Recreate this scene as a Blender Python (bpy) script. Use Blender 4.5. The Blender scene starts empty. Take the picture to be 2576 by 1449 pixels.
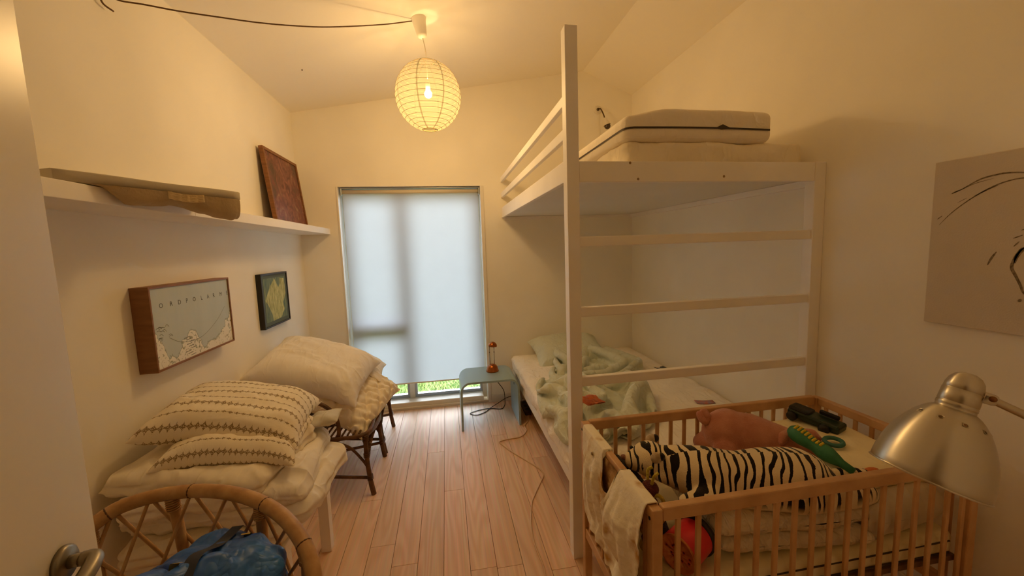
import bpy, bmesh, math, random
import numpy as np
from mathutils import Vector, Matrix

scene = bpy.context.scene
COL = scene.collection
R = math.radians

# ------------------------------------------------------------------ camera
CAMH, FPX = 1.5598, 978.8
YAW, PITCH, ROLL = 0.1655, -0.1037, -0.0332
cam_data = bpy.data.cameras.new('camera')
cam_data.sensor_width = 36.0
cam_data.lens = 36.0 * FPX / 2576.0
cam_data.clip_start = 0.02
cam_data.clip_end = 200
cam = bpy.data.objects.new('camera', cam_data)
COL.objects.link(cam)
_f = Vector((math.sin(YAW) * math.cos(PITCH), math.cos(YAW) * math.cos(PITCH), math.sin(PITCH)))
_r = Vector((math.cos(YAW), -math.sin(YAW), 0))
_u = _r.cross(_f)
_r2 = _r * math.cos(ROLL) + _u * math.sin(ROLL)
_u2 = -_r * math.sin(ROLL) + _u * math.cos(ROLL)
_m = Matrix((_r2, _u2, -_f)).transposed().to_4x4()
_m.translation = (0, 0, CAMH)
cam.matrix_world = _m
scene.camera = cam

# ------------------------------------------------------------------ world, exposure
world = bpy.data.worlds.new('overcast_sky')
scene.world = world
world.use_nodes = True
_bg = world.node_tree.nodes['Background']
_bg.inputs['Color'].default_value = (0.86, 0.93, 1.06, 1)
_bg.inputs['Strength'].default_value = 9.0
scene.view_settings.view_transform = 'Standard'
scene.view_settings.look = 'None'
scene.view_settings.exposure = 0.4
scene.view_settings.gamma = 1.0
scene.view_settings.use_curve_mapping = False
try:
    scene.cycles.max_bounces = 16
    scene.cycles.diffuse_bounces = 14
    scene.cycles.transparent_max_bounces = 8
    scene.cycles.use_adaptive_sampling = True
    scene.cycles.adaptive_threshold = 0.04
    scene.cycles.glossy_bounces = 3
    scene.cycles.transmission_bounces = 3
    scene.cycles.sample_clamp_indirect = 8.0
    scene.cycles.use_denoising = True
    scene.cycles.caustics_reflective = False
    scene.cycles.caustics_refractive = False
except Exception:
    pass

LAMP_POWER = 32.0
LAMP_COLOR = (1.0, 0.64, 0.27)

# ------------------------------------------------------------------ room numbers
D = 3.8205
XL, XR = -1.2796, 1.923
XF, ZF, ZR, ZL = 1.4109, 3.2513, 3.0414, 2.7993
B = 1.7237                      # front plane of the loft bed
WX0, WX1, WZ1 = -0.9405, 0.3585, 2.1605
YF = -0.12                      # front wall

# ------------------------------------------------------------------ numeric helpers
def _hash(ix, iy, iz, seed):
    h = (ix * 374761393 + iy * 668265263 + iz * 2147483647 + seed * 1274126177) & 0xFFFFFFFF
    h = ((h ^ (h >> 13)) * 1274126177) & 0xFFFFFFFF
    h = ((h ^ (h >> 16)) * 2246822519) & 0xFFFFFFFF
    return ((h ^ (h >> 15)) & 0xFFFFFF).astype(np.float64) / 0xFFFFFF * 2 - 1

def noise(P, freq=1.0, seed=0, octaves=1):
    """value noise on an (N,3) array, about -1..1"""
    P = np.asarray(P, float)
    out = np.zeros(P.shape[:-1]); amp = 1.0; tot = 0
    for o in range(octaves):
        q = P * freq * (2 ** o) + 100.5 + 17.3 * o
        i = np.floor(q).astype(np.int64); f = q - i
        f = f * f * f * (f * (f * 6 - 15) + 10)
        v = 0
        for a in (0, 1):
            for b in (0, 1):
                for c in (0, 1):
                    w = (f[..., 0] if a else 1 - f[..., 0]) * (f[..., 1] if b else 1 - f[..., 1]) * (f[..., 2] if c else 1 - f[..., 2])
                    v = v + w * _hash(i[..., 0] + a, i[..., 1] + b, i[..., 2] + c, seed + o)
        out += amp * v; tot += amp; amp *= 0.5
    return out / tot

def billow(P, freq, seed=0, octaves=2):
    """rounded puffs parted by creases, 0..1"""
    out = 0; amp = 1.0; tot = 0
    for o in range(octaves):
        out = out + amp * np.abs(noise(P, freq * 2 ** o, seed + 31 * o)); tot += amp; amp *= 0.45
    return np.clip(out / tot * 1.6, 0, 1.2)

def smoothstep(a, b, x):
    t = np.clip((x - a) / (b - a), 0, 1)
    return t * t * (3 - 2 * t)

def catmull(pts, n=8, closed=False):
    pts = [np.array(q, float) for q in pts]
    out = []
    N = len(pts)
    rng = range(N) if closed else range(N - 1)
    for i in rng:
        if closed:
            p0, p1, p2, p3 = pts[(i - 1) % N], pts[i], pts[(i + 1) % N], pts[(i + 2) % N]
        else:
            p1, p2 = pts[i], pts[i + 1]
            p0 = pts[i - 1] if i > 0 else 2 * p1 - p2
            p3 = pts[i + 2] if i + 2 < N else 2 * p2 - p1
        for k in range(n):
            t = k / n
            out.append(0.5 * ((2 * p1) + (-p0 + p2) * t + (2 * p0 - 5 * p1 + 4 * p2 - p3) * t * t + (-p0 + 3 * p1 - 3 * p2 + p3) * t ** 3))
    if not closed:
        out.append(pts[-1])
    return out

# ------------------------------------------------------------------ scene helpers
ORIGIN = {}

def thing(name, label, cat, loc=(0, 0, 0), group=None, kind=None):
    o = bpy.data.objects.new(name, None)
    COL.objects.link(o)
    o.empty_display_size = 0.1
    o.location = loc
    ORIGIN[o.name] = np.array(loc, float)
    return tag(o, label, cat, group, kind)

def tag(o, label=None, cat=None, group=None, kind=None):
    if label: o['label'] = label
    if cat: o['category'] = cat
    if group: o['group'] = group
    if kind: o['kind'] = kind
    return o

class MB:
    """collects shapes given in world coordinates and builds ONE mesh object"""
    def __init__(s):
        s.v = []; s.f = []; s.sm = []; s.uv = None
    def add(s, verts, faces, smooth=True):
        b = len(s.v)
        s.v.extend([tuple(map(float, q)) for q in verts])
        s.f.extend([tuple(int(i) + b for i in f) for f in faces])
        s.sm.extend([smooth] * len(faces))
        return s
    def box(s, x0, x1, y0, y1, z0, z1, bev=0.0):
        return s.obox(((x0 + x1) / 2, (y0 + y1) / 2, (z0 + z1) / 2), (1, 0, 0), (0, 1, 0), (abs(x1 - x0), abs(y1 - y0), abs(z1 - z0)), bev)
    def obox(s, c, ax, ay, size, bev=0.0):
        ax = Vector(ax).normalized(); ay = Vector(ay).normalized(); az = ax.cross(ay)
        bm = bmesh.new()
        bmesh.ops.create_cube(bm, size=1.0)
        for v in bm.verts:
            v.co = Vector((v.co.x * size[0], v.co.y * size[1], v.co.z * size[2]))
        if bev > 0:
            bmesh.ops.bevel(bm, geom=list(bm.edges), offset=min(bev, min(size) * 0.45), segments=2, profile=0.5, affect='EDGES')
        bm.verts.ensure_lookup_table()
        cc = Vector(c)
        vs = [cc + ax * v.co.x + ay * v.co.y + az * v.co.z for v in bm.verts]
        fs = [[v.index for v in f.verts] for f in bm.faces]
        bm.free()
        return s.add(vs, fs, False)
    def tube(s, pts, rad, seg=8, caps=True, closed=False, smooth=True, flat=1.0):
        pts = [Vector(q) for q in pts]
        n = len(pts)
        rads = [rad] * n if not hasattr(rad, '__len__') else list(rad)
        tang = []
        for i in range(n):
            if closed:
                t = pts[(i + 1) % n] - pts[(i - 1) % n]
            else:
                t = pts[min(i + 1, n - 1)] - pts[max(i - 1, 0)]
            tang.append(t.normalized() if t.length > 1e-9 else Vector((0, 0, 1)))
        up = Vector((0, 0, 1)) if abs(tang[0].z) < 0.9 else Vector((1, 0, 0))
        nrm = (up - tang[0] * up.dot(tang[0])).normalized()
        vs = []
        for i in range(n):
            if i:
                nrm = nrm - tang[i] * nrm.dot(tang[i])
                nrm = nrm.normalized() if nrm.length > 1e-6 else tang[i].orthogonal().normalized()
            bi = tang[i].cross(nrm)
            for k in range(seg):
                a = 2 * math.pi * k / seg
                vs.append(pts[i] + (nrm * math.cos(a) * flat + bi * math.sin(a)) * rads[i])
        fs = []
        m = n if closed else n - 1
        for i in range(m):
            j = (i + 1) % n
            for k in range(seg):
                l = (k + 1) % seg
                fs.append((i * seg + k, i * seg + l, j * seg + l, j * seg + k))
        if caps and not closed:
            fs.append(tuple(range(seg))[::-1])
            fs.append(tuple((n - 1) * seg + k for k in range(seg)))
        return s.add(vs, fs, smooth)
    def lathe(s, c, axis, prof, seg=24, smooth=True, caps=False):
        """prof: list of (radius, height) along axis from c"""
        az = Vector(axis).normalized(); ax = az.orthogonal().normalized(); ay = az.cross(ax); c = Vector(c)
        vs = []
        for r, h in prof:
            for k in range(seg):
                a = 2 * math.pi * k / seg
                vs.append(c + az * h + (ax * math.cos(a) + ay * math.sin(a)) * r)
        fs = []
        for i in range(len(prof) - 1):
            for k in range(seg):
                l = (k + 1) % seg
                fs.append((i * seg + k, i * seg + l, (i + 1) * seg + l, (i + 1) * seg + k))
        if caps:
            fs.append(tuple(range(seg))[::-1])
            fs.append(tuple((len(prof) - 1) * seg + k for k in range(seg)))
        return s.add(vs, fs, smooth)
    def sphere(s, c, r, seg=16, rings=10):
        rr = r if hasattr(r, '__len__') else (r, r, r)
        vs = []; fs = []
        for i in range(rings + 1):
            t = math.pi * i / rings
            for k in range(seg):
                a = 2 * math.pi * k / seg
                vs.append((c[0] + rr[0] * math.sin(t) * math.cos(a), c[1] + rr[1] * math.sin(t) * math.sin(a), c[2] + rr[2] * math.cos(t)))
        for i in range(rings):
            for k in range(seg):
                l = (k + 1) % seg
                fs.append((i * seg + k, (i + 1) * seg + k, (i + 1) * seg + l, i * seg + l))
        return s.add(vs, fs)
    def grid(s, V, closed_u=False, smooth=True):
        """V: (n,m,3) array"""
        n, m = V.shape[:2]
        fs = []
        for i in range(n if closed_u else n - 1):
            j = (i + 1) % n
            for k in range(m - 1):
                fs.append((i * m + k, j * m + k, j * m + k + 1, i * m + k + 1))
        return s.add(V.reshape(-1, 3), fs, smooth)
    def build(s, name, material, parent=None, subsurf=0, uv=None):
        me = bpy.data.meshes.new(name)
        V = np.array(s.v, float).reshape(-1, 3)
        off = np.zeros(3)
        if parent is not None:
            off = ORIGIN.get(parent.name, np.zeros(3))
        me.from_pydata([tuple(q) for q in (V - off)], [], s.f)
        me.update()
        me.polygons.foreach_set('use_smooth', s.sm)
        bm = bmesh.new(); bm.from_mesh(me)
        bmesh.ops.remove_doubles(bm, verts=bm.verts, dist=1e-6)
        bmesh.ops.recalc_face_normals(bm, faces=bm.faces)
        bm.to_mesh(me); bm.free()
        o = bpy.data.objects.new(name, me)
        COL.objects.link(o)
        mats = material if isinstance(material, (list, tuple)) else [material]
        for mm in mats:
            me.materials.append(mm)
        if parent is not None:
            o.parent = parent
            ORIGIN[o.name] = off
        if subsurf:
            md = o.modifiers.new('subsurf', 'SUBSURF'); md.levels = subsurf; md.render_levels = subsurf
        return o

def struct(o):
    o['kind'] = 'structure'
    return o

# ------------------------------------------------------------------ materials
def srgb(r, g, b):
    def c(x):
        x /= 255.0
        return x / 12.92 if x <= 0.04045 else ((x + 0.055) / 1.055) ** 2.4
    return (c(r), c(g), c(b), 1)

def newmat(name):
    m = bpy.data.materials.new(name); m.use_nodes = True
    nt = m.node_tree
    return m, nt, nt.nodes['Principled BSDF']

def N(nt, kind, **kw):
    n = nt.nodes.new(kind)
    for k, v in kw.items():
        if k in n.inputs.keys():
            n.inputs[k].default_value = v
        else:
            setattr(n, k, v)
    return n

def simple(name, col, rough=0.6, metal=0.0, var=0.0, vscale=6.0, bump=0.0, bscale=60.0, col2=None, spec=0.5, stretch=(1, 1, 1), coat=0.0, sheen=0.0, detail=4.0):
    m, nt, p = newmat(name)
    p.inputs['Roughness'].default_value = rough
    p.inputs['Metallic'].default_value = metal
    p.inputs['Specular IOR Level'].default_value = spec
    if coat:
        p.inputs['Coat Weight'].default_value = coat; p.inputs['Coat Roughness'].default_value = 0.15
    if sheen:
        p.inputs['Sheen Weight'].default_value = sheen
    p.inputs['Base Color'].default_value = col
    if var > 0 or bump > 0:
        tc = N(nt, 'ShaderNodeTexCoord'); mp = N(nt, 'ShaderNodeMapping', Scale=stretch)
        nt.links.new(tc.outputs['Object'], mp.inputs['Vector'])
    if var > 0:
        nz = N(nt, 'ShaderNodeTexNoise', Scale=vscale, Detail=detail)
        nt.links.new(mp.outputs['Vector'], nz.inputs['Vector'])
        mx = N(nt, 'ShaderNodeMix', data_type='RGBA')
        c2 = col2 or tuple([c * (1 - var) for c in col[:3]] + [1])
        mx.inputs[6].default_value = col; mx.inputs[7].default_value = c2
        rmp = N(nt, 'ShaderNodeMapRange')
        rmp.inputs['From Min'].default_value = 0.35; rmp.inputs['From Max'].default_value = 0.65
        nt.links.new(nz.outputs['Fac'], rmp.inputs['Value'])
        nt.links.new(rmp.outputs['Result'], mx.inputs[0])
        nt.links.new(mx.outputs[2], p.inputs['Base Color'])
    if bump > 0:
        nb = N(nt, 'ShaderNodeTexNoise', Scale=bscale, Detail=5.0)
        nt.links.new(mp.outputs['Vector'], nb.inputs['Vector'])
        bp = N(nt, 'ShaderNodeBump', Strength=bump, Distance=0.01)
        nt.links.new(nb.outputs['Fac'], bp.inputs['Height'])
        nt.links.new(bp.outputs['Normal'], p.inputs['Normal'])
    return m

M = {}
M['wall'] = simple('wall_paint', srgb(245, 241, 230), 0.88, var=0.05, vscale=2.2, spec=0.2, detail=2.0)
M['ceiling'] = simple('ceiling_paint', srgb(245, 241, 230), 0.9)
M['white_wood'] = simple('white_painted_wood', srgb(244, 240, 233), 0.45, var=0.04, vscale=5, detail=2.0)
M['white_gloss'] = simple('white_gloss_paint', srgb(236, 231, 220), 0.27, var=0.03, vscale=3, spec=0.5)
M['frame_wood'] = simple('window_frame_paint', srgb(226, 218, 200), 0.5, var=0.06, vscale=9)
M['alu'] = simple('grey_aluminium', srgb(176, 186, 196), 0.35, metal=0.6)
# ================================================================== STRUCTURE
def plank_material():
    m, nt, p = newmat('oak_laminate')
    tc = N(nt, 'ShaderNodeTexCoord'); oi = N(nt, 'ShaderNodeObjectInfo')
    off = N(nt, 'ShaderNodeVectorMath', operation='SCALE'); off.inputs[0].default_value = (7.3, 13.1, 3.7)
    nt.links.new(oi.outputs['Random'], off.inputs['Scale'])
    ad = N(nt, 'ShaderNodeVectorMath', operation='ADD')
    sc = N(nt, 'ShaderNodeVectorMath', operation='MULTIPLY'); sc.inputs[1].default_value = (1.0, 0.11, 1)
    nt.links.new(tc.outputs['Object'], sc.inputs[0]); nt.links.new(sc.outputs[0], ad.inputs[0]); nt.links.new(off.outputs[0], ad.inputs[1])
    # cathedral grain: contour lines of a stretched noise
    nz = N(nt, 'ShaderNodeTexNoise', Scale=8.0, Detail=1.0); nt.links.new(ad.outputs[0], nz.inputs['Vector'])
    ml = N(nt, 'ShaderNodeMath', operation='MULTIPLY'); ml.inputs[1].default_value = 60.0
    nt.links.new(nz.outputs['Fac'], ml.inputs[0])
    sn = N(nt, 'ShaderNodeMath', operation='SINE'); nt.links.new(ml.outputs[0], sn.inputs[0])
    # fine pores
    sc2 = N(nt, 'ShaderNodeVectorMath', operation='MULTIPLY'); sc2.inputs[1].default_value = (120, 6.0, 1)
    nt.links.new(ad.outputs[0], sc2.inputs[0])
    pz = N(nt, 'ShaderNodeTexNoise', Scale=1.0, Detail=3.0); nt.links.new(sc2.outputs[0], pz.inputs['Vector'])
    mr = N(nt, 'ShaderNodeMapRange'); mr.inputs['From Min'].default_value = -1; mr.inputs['From Max'].default_value = 1
    nt.links.new(sn.outputs[0], mr.inputs['Value'])
    a = N(nt, 'ShaderNodeMix', data_type='RGBA'); a.inputs[6].default_value = srgb(248, 212, 178); a.inputs[7].default_value = srgb(238, 196, 158)
    nt.links.new(mr.outputs['Result'], a.inputs[0])
    b = N(nt, 'ShaderNodeMix', data_type='RGBA', blend_type='MULTIPLY'); b.inputs[0].default_value = 0.30
    nt.links.new(a.outputs[2], b.inputs[6]); nt.links.new(pz.outputs['Color'], b.inputs[7])
    r2 = N(nt, 'ShaderNodeMapRange'); r2.inputs['To Min'].default_value = 0.95; r2.inputs['To Max'].default_value = 1.05
    nt.links.new(oi.outputs['Random'], r2.inputs['Value'])
    hs = N(nt, 'ShaderNodeHueSaturation', Saturation=1.0); nt.links.new(b.outputs[2], hs.inputs['Color']); nt.links.new(r2.outputs['Result'], hs.inputs['Value'])
    nt.links.new(hs.outputs['Color'], p.inputs['Base Color'])
    p.inputs['Roughness'].default_value = 0.47
    p.inputs['Specular IOR Level'].default_value = 0.38
    bp = N(nt, 'ShaderNodeBump', Strength=0.05, Distance=0.005); nt.links.new(pz.outputs['Fac'], bp.inputs['Height'])
    nt.links.new(bp.outputs['Normal'], p.inputs['Normal'])
    return m
M['plank'] = plank_material()
M['subfloor'] = simple('dark_joint', srgb(84, 52, 32), 0.9)

floor = struct(MB().box(XL - 0.1, XR + 0.1, -1.6, D + 0.02, -0.12, -0.008).build('floor', M['subfloor']))
rnd = random.Random(4)
PW = 0.1290
known = {  # x of strip centre -> plank joints seen in the photograph
    -0.147: 2.936, -0.016: 2.424, -0.282: 1.864, 0.237: 1.749, 0.369: 3.10, -0.536: 2.429}
x = -0.085 - PW * 10
while x < XR:
    cx = x + PW / 2
    x0, x1 = max(x, XL), min(x + PW, XR)
    if x1 - x0 > 0.01:
        j = None
        for kx, ky in known.items():
            if abs(kx - cx) < 0.055: j = ky
        if j is None: j = rnd.uniform(0.0, 2.2)
        while j > -1.5: j -= 2.2
        y0 = -1.6
        while y0 < D:
            y1 = min(j, D)
            if y1 - y0 > 0.02:
                MB().box(x0 + 0.0010, x1 - 0.0010, y0 + 0.0008, y1 - 0.0008, -0.008, 0.0, 0.0010).build('plank', M['plank'], floor)
            y0 = y1; j += 2.2
    x += PW

def zceil(x):
    return ZL + (ZF - ZL) * (x - XL) / (XF - XL) if x <= XF else ZF + (ZR - ZF) * (x - XF) / (XR - XF)

def prism_xz(mb, poly, y0, y1):
    n = len(poly)
    vs = [(a, y0, b) for a, b in poly] + [(a, y1, b) for a, b in poly]
    fs = [tuple(range(n)), tuple(range(2 * n - 1, n - 1, -1))] + [(i, (i + 1) % n, n + (i + 1) % n, n + i) for i in range(n)]
    mb.add(vs, fs, False)
    return mb

WT = 0.32
wb = MB()
prism_xz(wb, [(XL - .3, -.1), (WX0, -.1), (WX0, WZ1), (WX0, zceil(WX0) + .1), (XL - .3, ZL + .1)], D, D + WT)
prism_xz(wb, [(WX0, WZ1), (WX1, WZ1), (WX1, zceil(WX1) + .1), (WX0, zceil(WX0) + .1)], D, D + WT)
prism_xz(wb, [(WX1, -.1), (XR + .3, -.1), (XR + .3, ZR + .1), (XF, ZF + .1), (WX1, zceil(WX1) + .1)], D, D + WT)
prism_xz(wb, [(WX0, -.1), (WX1, -.1), (WX1, -0.012), (WX0, -0.012)], D + .019, D + WT)
wall_back = struct(wb.build('wall_back', M['wall']))
wall_left = struct(MB().box(XL - .3, XL, -1.6, D + .001, -.1, ZL + .02).build('wall_left', M['wall']))
wall_right = struct(MB().box(XR, XR + .3, -1.6, D + .001, -.1, ZR + .02).build('wall_right', M['wall']))
cb = MB()
prism_xz(cb, [(XL - .3, ZL - (ZF - ZL) / (XF - XL) * .3), (XF, ZF), (XF, ZF + .2), (XL - .3, ZF + .2)], -1.6, D + .01)
prism_xz(cb, [(XF, ZF), (XR + .3, ZR + (ZR - ZF) / (XR - XF) * .3), (XR + .3, ZF + .2), (XF, ZF + .2)], -1.6, D + .01)
ceiling = struct(cb.build('ceiling', M['ceiling']))
# front wall with the doorway the camera stands in, hallway wall behind
DX0, DX1, DZ = -0.47, 0.42, 2.08
wf = MB()
wf.box(XL, DX0, YF - .12, YF, 0, ZL + .3); wf.box(DX1, XR, YF - .12, YF, 0, ZR + .2); wf.box(DX0, DX1, YF - .12, YF, DZ, 3.2)
wall_front = struct(wf.build('wall_front', M['wall']))
struct(MB().box(XL - .3, XR + .3, -1.7, -1.6, -.1, 3.4).build('wall_hall', M['wall']))
tf = MB()
tf.box(DX0 - .06, DX0, YF, YF + .018, 0, DZ + .06, .003); tf.box(DX1, DX1 + .06, YF, YF + .018, 0, DZ + .06, .003); tf.box(DX0, DX1, YF, YF + .018, DZ, DZ + .06, .003)
struct(tf.build('trim_1', M['white_gloss']))
# baseboards
bb = MB(); bb.box(WX1 + .03, XR, D - .014, D, 0, .075, .003)
struct(bb.build('baseboard_back', M['white_gloss']))
struct(MB().box(XL, WX0 - .03, D - .014, D, 0, .075, .003).build('baseboard_back', M['white_gloss']))
struct(MB().box(XL, XL + .014, YF, D - .014, 0, .075, .003).build('baseboard_left', M['white_gloss']))
struct(MB().box(XR - .014, XR, YF, D - .014, 0, .075, .003).build('baseboard_right', M['white_gloss']))

# ------------------------------------------------------------------ window
win = bpy.data.objects.new('window_1', None); COL.objects.link(win)
win.location = ((WX0 + WX1) / 2, D + .1, 0); ORIGIN[win.name] = np.array(win.location); struct(win)
fy0, fy1 = D + 0.150, D + 0.240
f = MB()
f.box(WX0, WX0 + .045, fy0, fy1, 0, WZ1, .004); f.box(WX1 - .045, WX1, fy0, fy1, 0, WZ1, .004)
f.box(WX0 + .045, WX1 - .045, fy0, fy1, WZ1 - .05, WZ1, .004); f.box(WX0 + .045, WX1 - .045, fy0 - .12, fy1, 0, .062, .006)
f.build('window_frame', M['frame_wood'], win)
MX = -0.402
MB().box(MX - .026, MX + .026, fy0, fy1, .062, WZ1 - .05, .004).build('mullion', M['frame_wood'], win)
MB().box(WX0 + .045, MX - .026, fy0, fy1, .785, .842, .004).build('transom', M['frame_wood'], win)
def glass_mat():
    m, nt, p = newmat('window_glass')
    nt.nodes.remove(p)
    out = nt.nodes['Material Output']
    tr = N(nt, 'ShaderNodeBsdfTransparent', Color=(.93, .96, .95, 1)); gl = N(nt, 'ShaderNodeBsdfGlossy', Roughness=0.02)
    fr = N(nt, 'ShaderNodeFresnel', IOR=1.45)
    mx = N(nt, 'ShaderNodeMixShader'); nt.links.new(fr.outputs[0], mx.inputs[0]); nt.links.new(tr.outputs[0], mx.inputs[1]); nt.links.new(gl.outputs[0], mx.inputs[2])
    nt.links.new(mx.outputs[0], out.inputs['Surface'])
    return m
M['glass'] = glass_mat()
for (a, b, c, d) in ((WX0 + .045, MX - .026, .842, WZ1 - .05), (WX0 + .045, MX - .026, .062, .785), (MX + .026, WX1 - .045, .062, WZ1 - .05)):
    s = MB(); t = .023
    for q in ((a, a + t, c, d), (b - t, b, c, d), (a + t, b - t, c, c + t + .008), (a + t, b - t, d - t, d)):
        s.box(q[0], q[1], fy0 + .02, fy1 - .015, q[2], q[3], .003)
    so = s.build('sash', M['alu'], win)
    MB().box(a + t, b - t, fy0 + .055, fy0 + .061, c + t + .008, d - t).build('pane', M['glass'], so)
# reveal casing beside the window, sill
cs = MB()
cs.box(WX1 - .002, WX1 + .03, D - .012, D + .06, 0, WZ1 + .0, .003)
cs.build('casing', M['white_gloss'], win)
MB().box(WX0 - .012, WX0 + .003, D - .008, D + .06, 0, WZ1, .003).build('casing', M['white_gloss'], win)
MB().box(WX0, WX1, D + .005, D + .03, -0.012, .022, .003).build('sill', M['frame_wood'], win)

# ------------------------------------------------------------------ roller blind
def blind_mat():
    m, nt, p = newmat('blind_fabric')
    nt.nodes.remove(p)
    out = nt.nodes['Material Output']
    tc = N(nt, 'ShaderNodeTexCoord')
    nz = N(nt, 'ShaderNodeTexNoise', Scale=7.0, Detail=5.0); nt.links.new(tc.outputs['Object'], nz.inputs['Vector'])
    mr = N(nt, 'ShaderNodeMapRange'); mr.inputs['To Min'].default_value = 0.92; mr.inputs['To Max'].default_value = 1.05
    nt.links.new(nz.outputs['Fac'], mr.inputs['Value'])
    mu = N(nt, 'ShaderNodeVectorMath', operation='SCALE'); mu.inputs[0].default_value = (.84, .88, .93)
    nt.links.new(mr.outputs['Result'], mu.inputs['Scale'])
    df = N(nt, 'ShaderNodeBsdfDiffuse'); tl = N(nt, 'ShaderNodeBsdfTranslucent')
    df.inputs['Color'].default_value = (.44, .46, .48, 1); nt.links.new(mu.outputs[0], tl.inputs['Color'])
    mx = N(nt, 'ShaderNodeMixShader'); mx.inputs[0].default_value = 0.275
    nt.links.new(df.outputs[0], mx.inputs[1]); nt.links.new(tl.outputs[0], mx.inputs[2])
    nt.links.new(mx.outputs[0], out.inputs['Surface'])
    return m
M['blind'] = blind_mat()
bl = thing('roller_blind', 'cream fabric roller blind pulled most of the way down over the window', 'blind', (-.29, D + .045, 2.1))
bx0, bx1, by = WX0 + .032, WX1 - .022, D + .045
V = np.zeros((40, 40, 3))
for i in range(40):
    for j in range(40):
        xx = bx0 + (bx1 - bx0) * i / 39; zz = 2.112 + (.258 - .03 * (i / 39) * 0 - 2.112) * j / 39
        V[i, j] = (xx, by + .002 * math.sin(i * .5), zz)
MB().grid(V).build('blind_fabric', M['blind'], bl)
MB().tube([(bx0, by, .255), (bx1, by, .255)], .011, 8, flat=.6).build('bottom_bar', simple('blind_bar', srgb(222, 214, 196), .5), bl)
MB().tube([(bx0 - .004, by + .012, 2.118), (bx1 + .004, by + .012, 2.118)], .021, 12).build('roller_tube', simple('roller_fabric', srgb(216, 206, 184), .8), bl)
for xx in (bx0 - .012, bx1 + .012):
    MB().box(xx - .006, xx + .006, by - .012, by + .04, 2.085, 2.152, .003).build('bracket', M['alu'], bl)
MB().box(bx0 - .01, bx1 + .01, by - .012, by + .04, 2.146, 2.1565, .002).build('head_rail', M['alu'], bl)

# ------------------------------------------------------------------ outside: lawn
lawn_m = simple('lawn_soil', srgb(104, 118, 66), 0.95, var=.5, vscale=9, col2=srgb(58, 82, 30), spec=.1)
gx, gy = np.meshgrid(np.linspace(-16, 16, 60), np.concatenate([np.linspace(D + WT, 8, 26), np.linspace(8.5, 22, 12)]), indexing='ij')
P = np.stack([gx, gy, 0 * gx], -1)
P[..., 2] = -.10 + .03 * noise(P, 1.6, 5, 2) + (P[..., 1] - D) * .012
lawn = struct(MB().grid(P).build('ground_lawn', lawn_m))
r2 = np.random.RandomState(3)
nb = 15000
by_ = D + WT + .09 + 4.6 * r2.rand(nb) ** 1.4; bx_ = -3.2 + 4.6 * r2.rand(nb) * 1.0
base = np.stack([bx_, by_, -.10 + (by_ - D) * .012 + .03 * noise(np.stack([bx_, by_, 0 * bx_], -1), 1.6, 5, 2)], -1)
ang = r2.rand(nb) * 6.283; hgt = .03 + .05 * r2.rand(nb); ln = .02 + .04 * r2.rand(nb); wd = .004 + .006 * r2.rand(nb)
dx, dy = np.cos(ang), np.sin(ang)
v0 = base + np.stack([-dy * wd, dx * wd, 0 * wd], -1); v1 = base - np.stack([-dy * wd, dx * wd, 0 * wd], -1)
v2 = base + np.stack([dx * ln, dy * ln, hgt], -1)
vs = np.stack([v0, v1, v2], 1).reshape(-1, 3)
me = bpy.data.meshes.new('grass')
me.from_pydata(vs.tolist(), [], np.arange(nb * 3).reshape(-1, 3).tolist())
gm = simple('grass_blades', srgb(150, 168, 92), .8, var=.5, vscale=14, col2=srgb(176, 186, 122), spec=.15)
me.materials.append(gm)
grass = bpy.data.objects.new('grass', me); COL.objects.link(grass)
tag(grass, 'green lawn grass outside below the blind', 'grass', kind='stuff')
leafm = simple('fallen_leaf', srgb(214, 186, 112), .8, var=.4, vscale=40, col2=srgb(190, 120, 60))
for k in range(26):
    lx, ly = -1.5 + 2.3 * r2.rand(), D + WT + .12 + 1.5 * r2.rand()
    a = r2.rand() * 6.28; s_ = .022 + .02 * r2.rand(); c_, n_ = math.cos(a), math.sin(a)
    z_ = -.045 + (ly - D) * .012 + .02 * r2.rand()
    pts = [(-1, 0, 0), (-.3, .5, .25), (.6, .42, .15), (1.1, 0, .3), (.6, -.42, .15), (-.3, -.5, .3), (.1, 0, -.1)]
    vv = [(lx + s_ * (c_ * a_ - n_ * b_), ly + s_ * (n_ * a_ + c_ * b_), z_ + s_ * q) for a_, b_, q in pts]
    o = MB().add(vv, [(0, 1, 6), (1, 2, 6), (2, 3, 6), (3, 4, 6), (4, 5, 6), (5, 0, 6)]).build('fallen_leaf', leafm)
    tag(o, 'small yellow fallen leaf lying in the grass outside', 'leaf', 'fallen leaves on the lawn')

# ------------------------------------------------------------------ open door at the left
door = bpy.data.objects.new('door_1', None); COL.objects.link(door); door.location = (-.46, -.1, 0)
ORIGIN[door.name] = np.array(door.location); struct(door)
de = Vector((-.628, .752, 0)); dh = Vector((-.462, -.075, 0))
dd = (de - dh); dl = dd.length; dd.normalize(); dn = Vector((dd.y, -dd.x, 0))  # face normal towards the camera side
mid = dh + dd * dl / 2 - dn * .02
MB().obox((mid.x, mid.y, 1.035), dd, -dn, (dl, .04, 2.05), .004).build('door_leaf', M['white_gloss'], door)
steel = simple('dull_steel', srgb(150, 142, 128), 0.38, metal=0.9, bump=.03, bscale=30)
hz = 1.095
hp = de - dd * .085
h_ = MB()
h_.lathe((hp.x, hp.y, hz), dn, [(.0, .001), (.026, .001), (.026, .007), (.022, .010), (.0, .010)], 20)
h_.tube([hp + dn * t + Vector((0, 0, hz)) for t in (.006, .03)], .010, 12)
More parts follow.
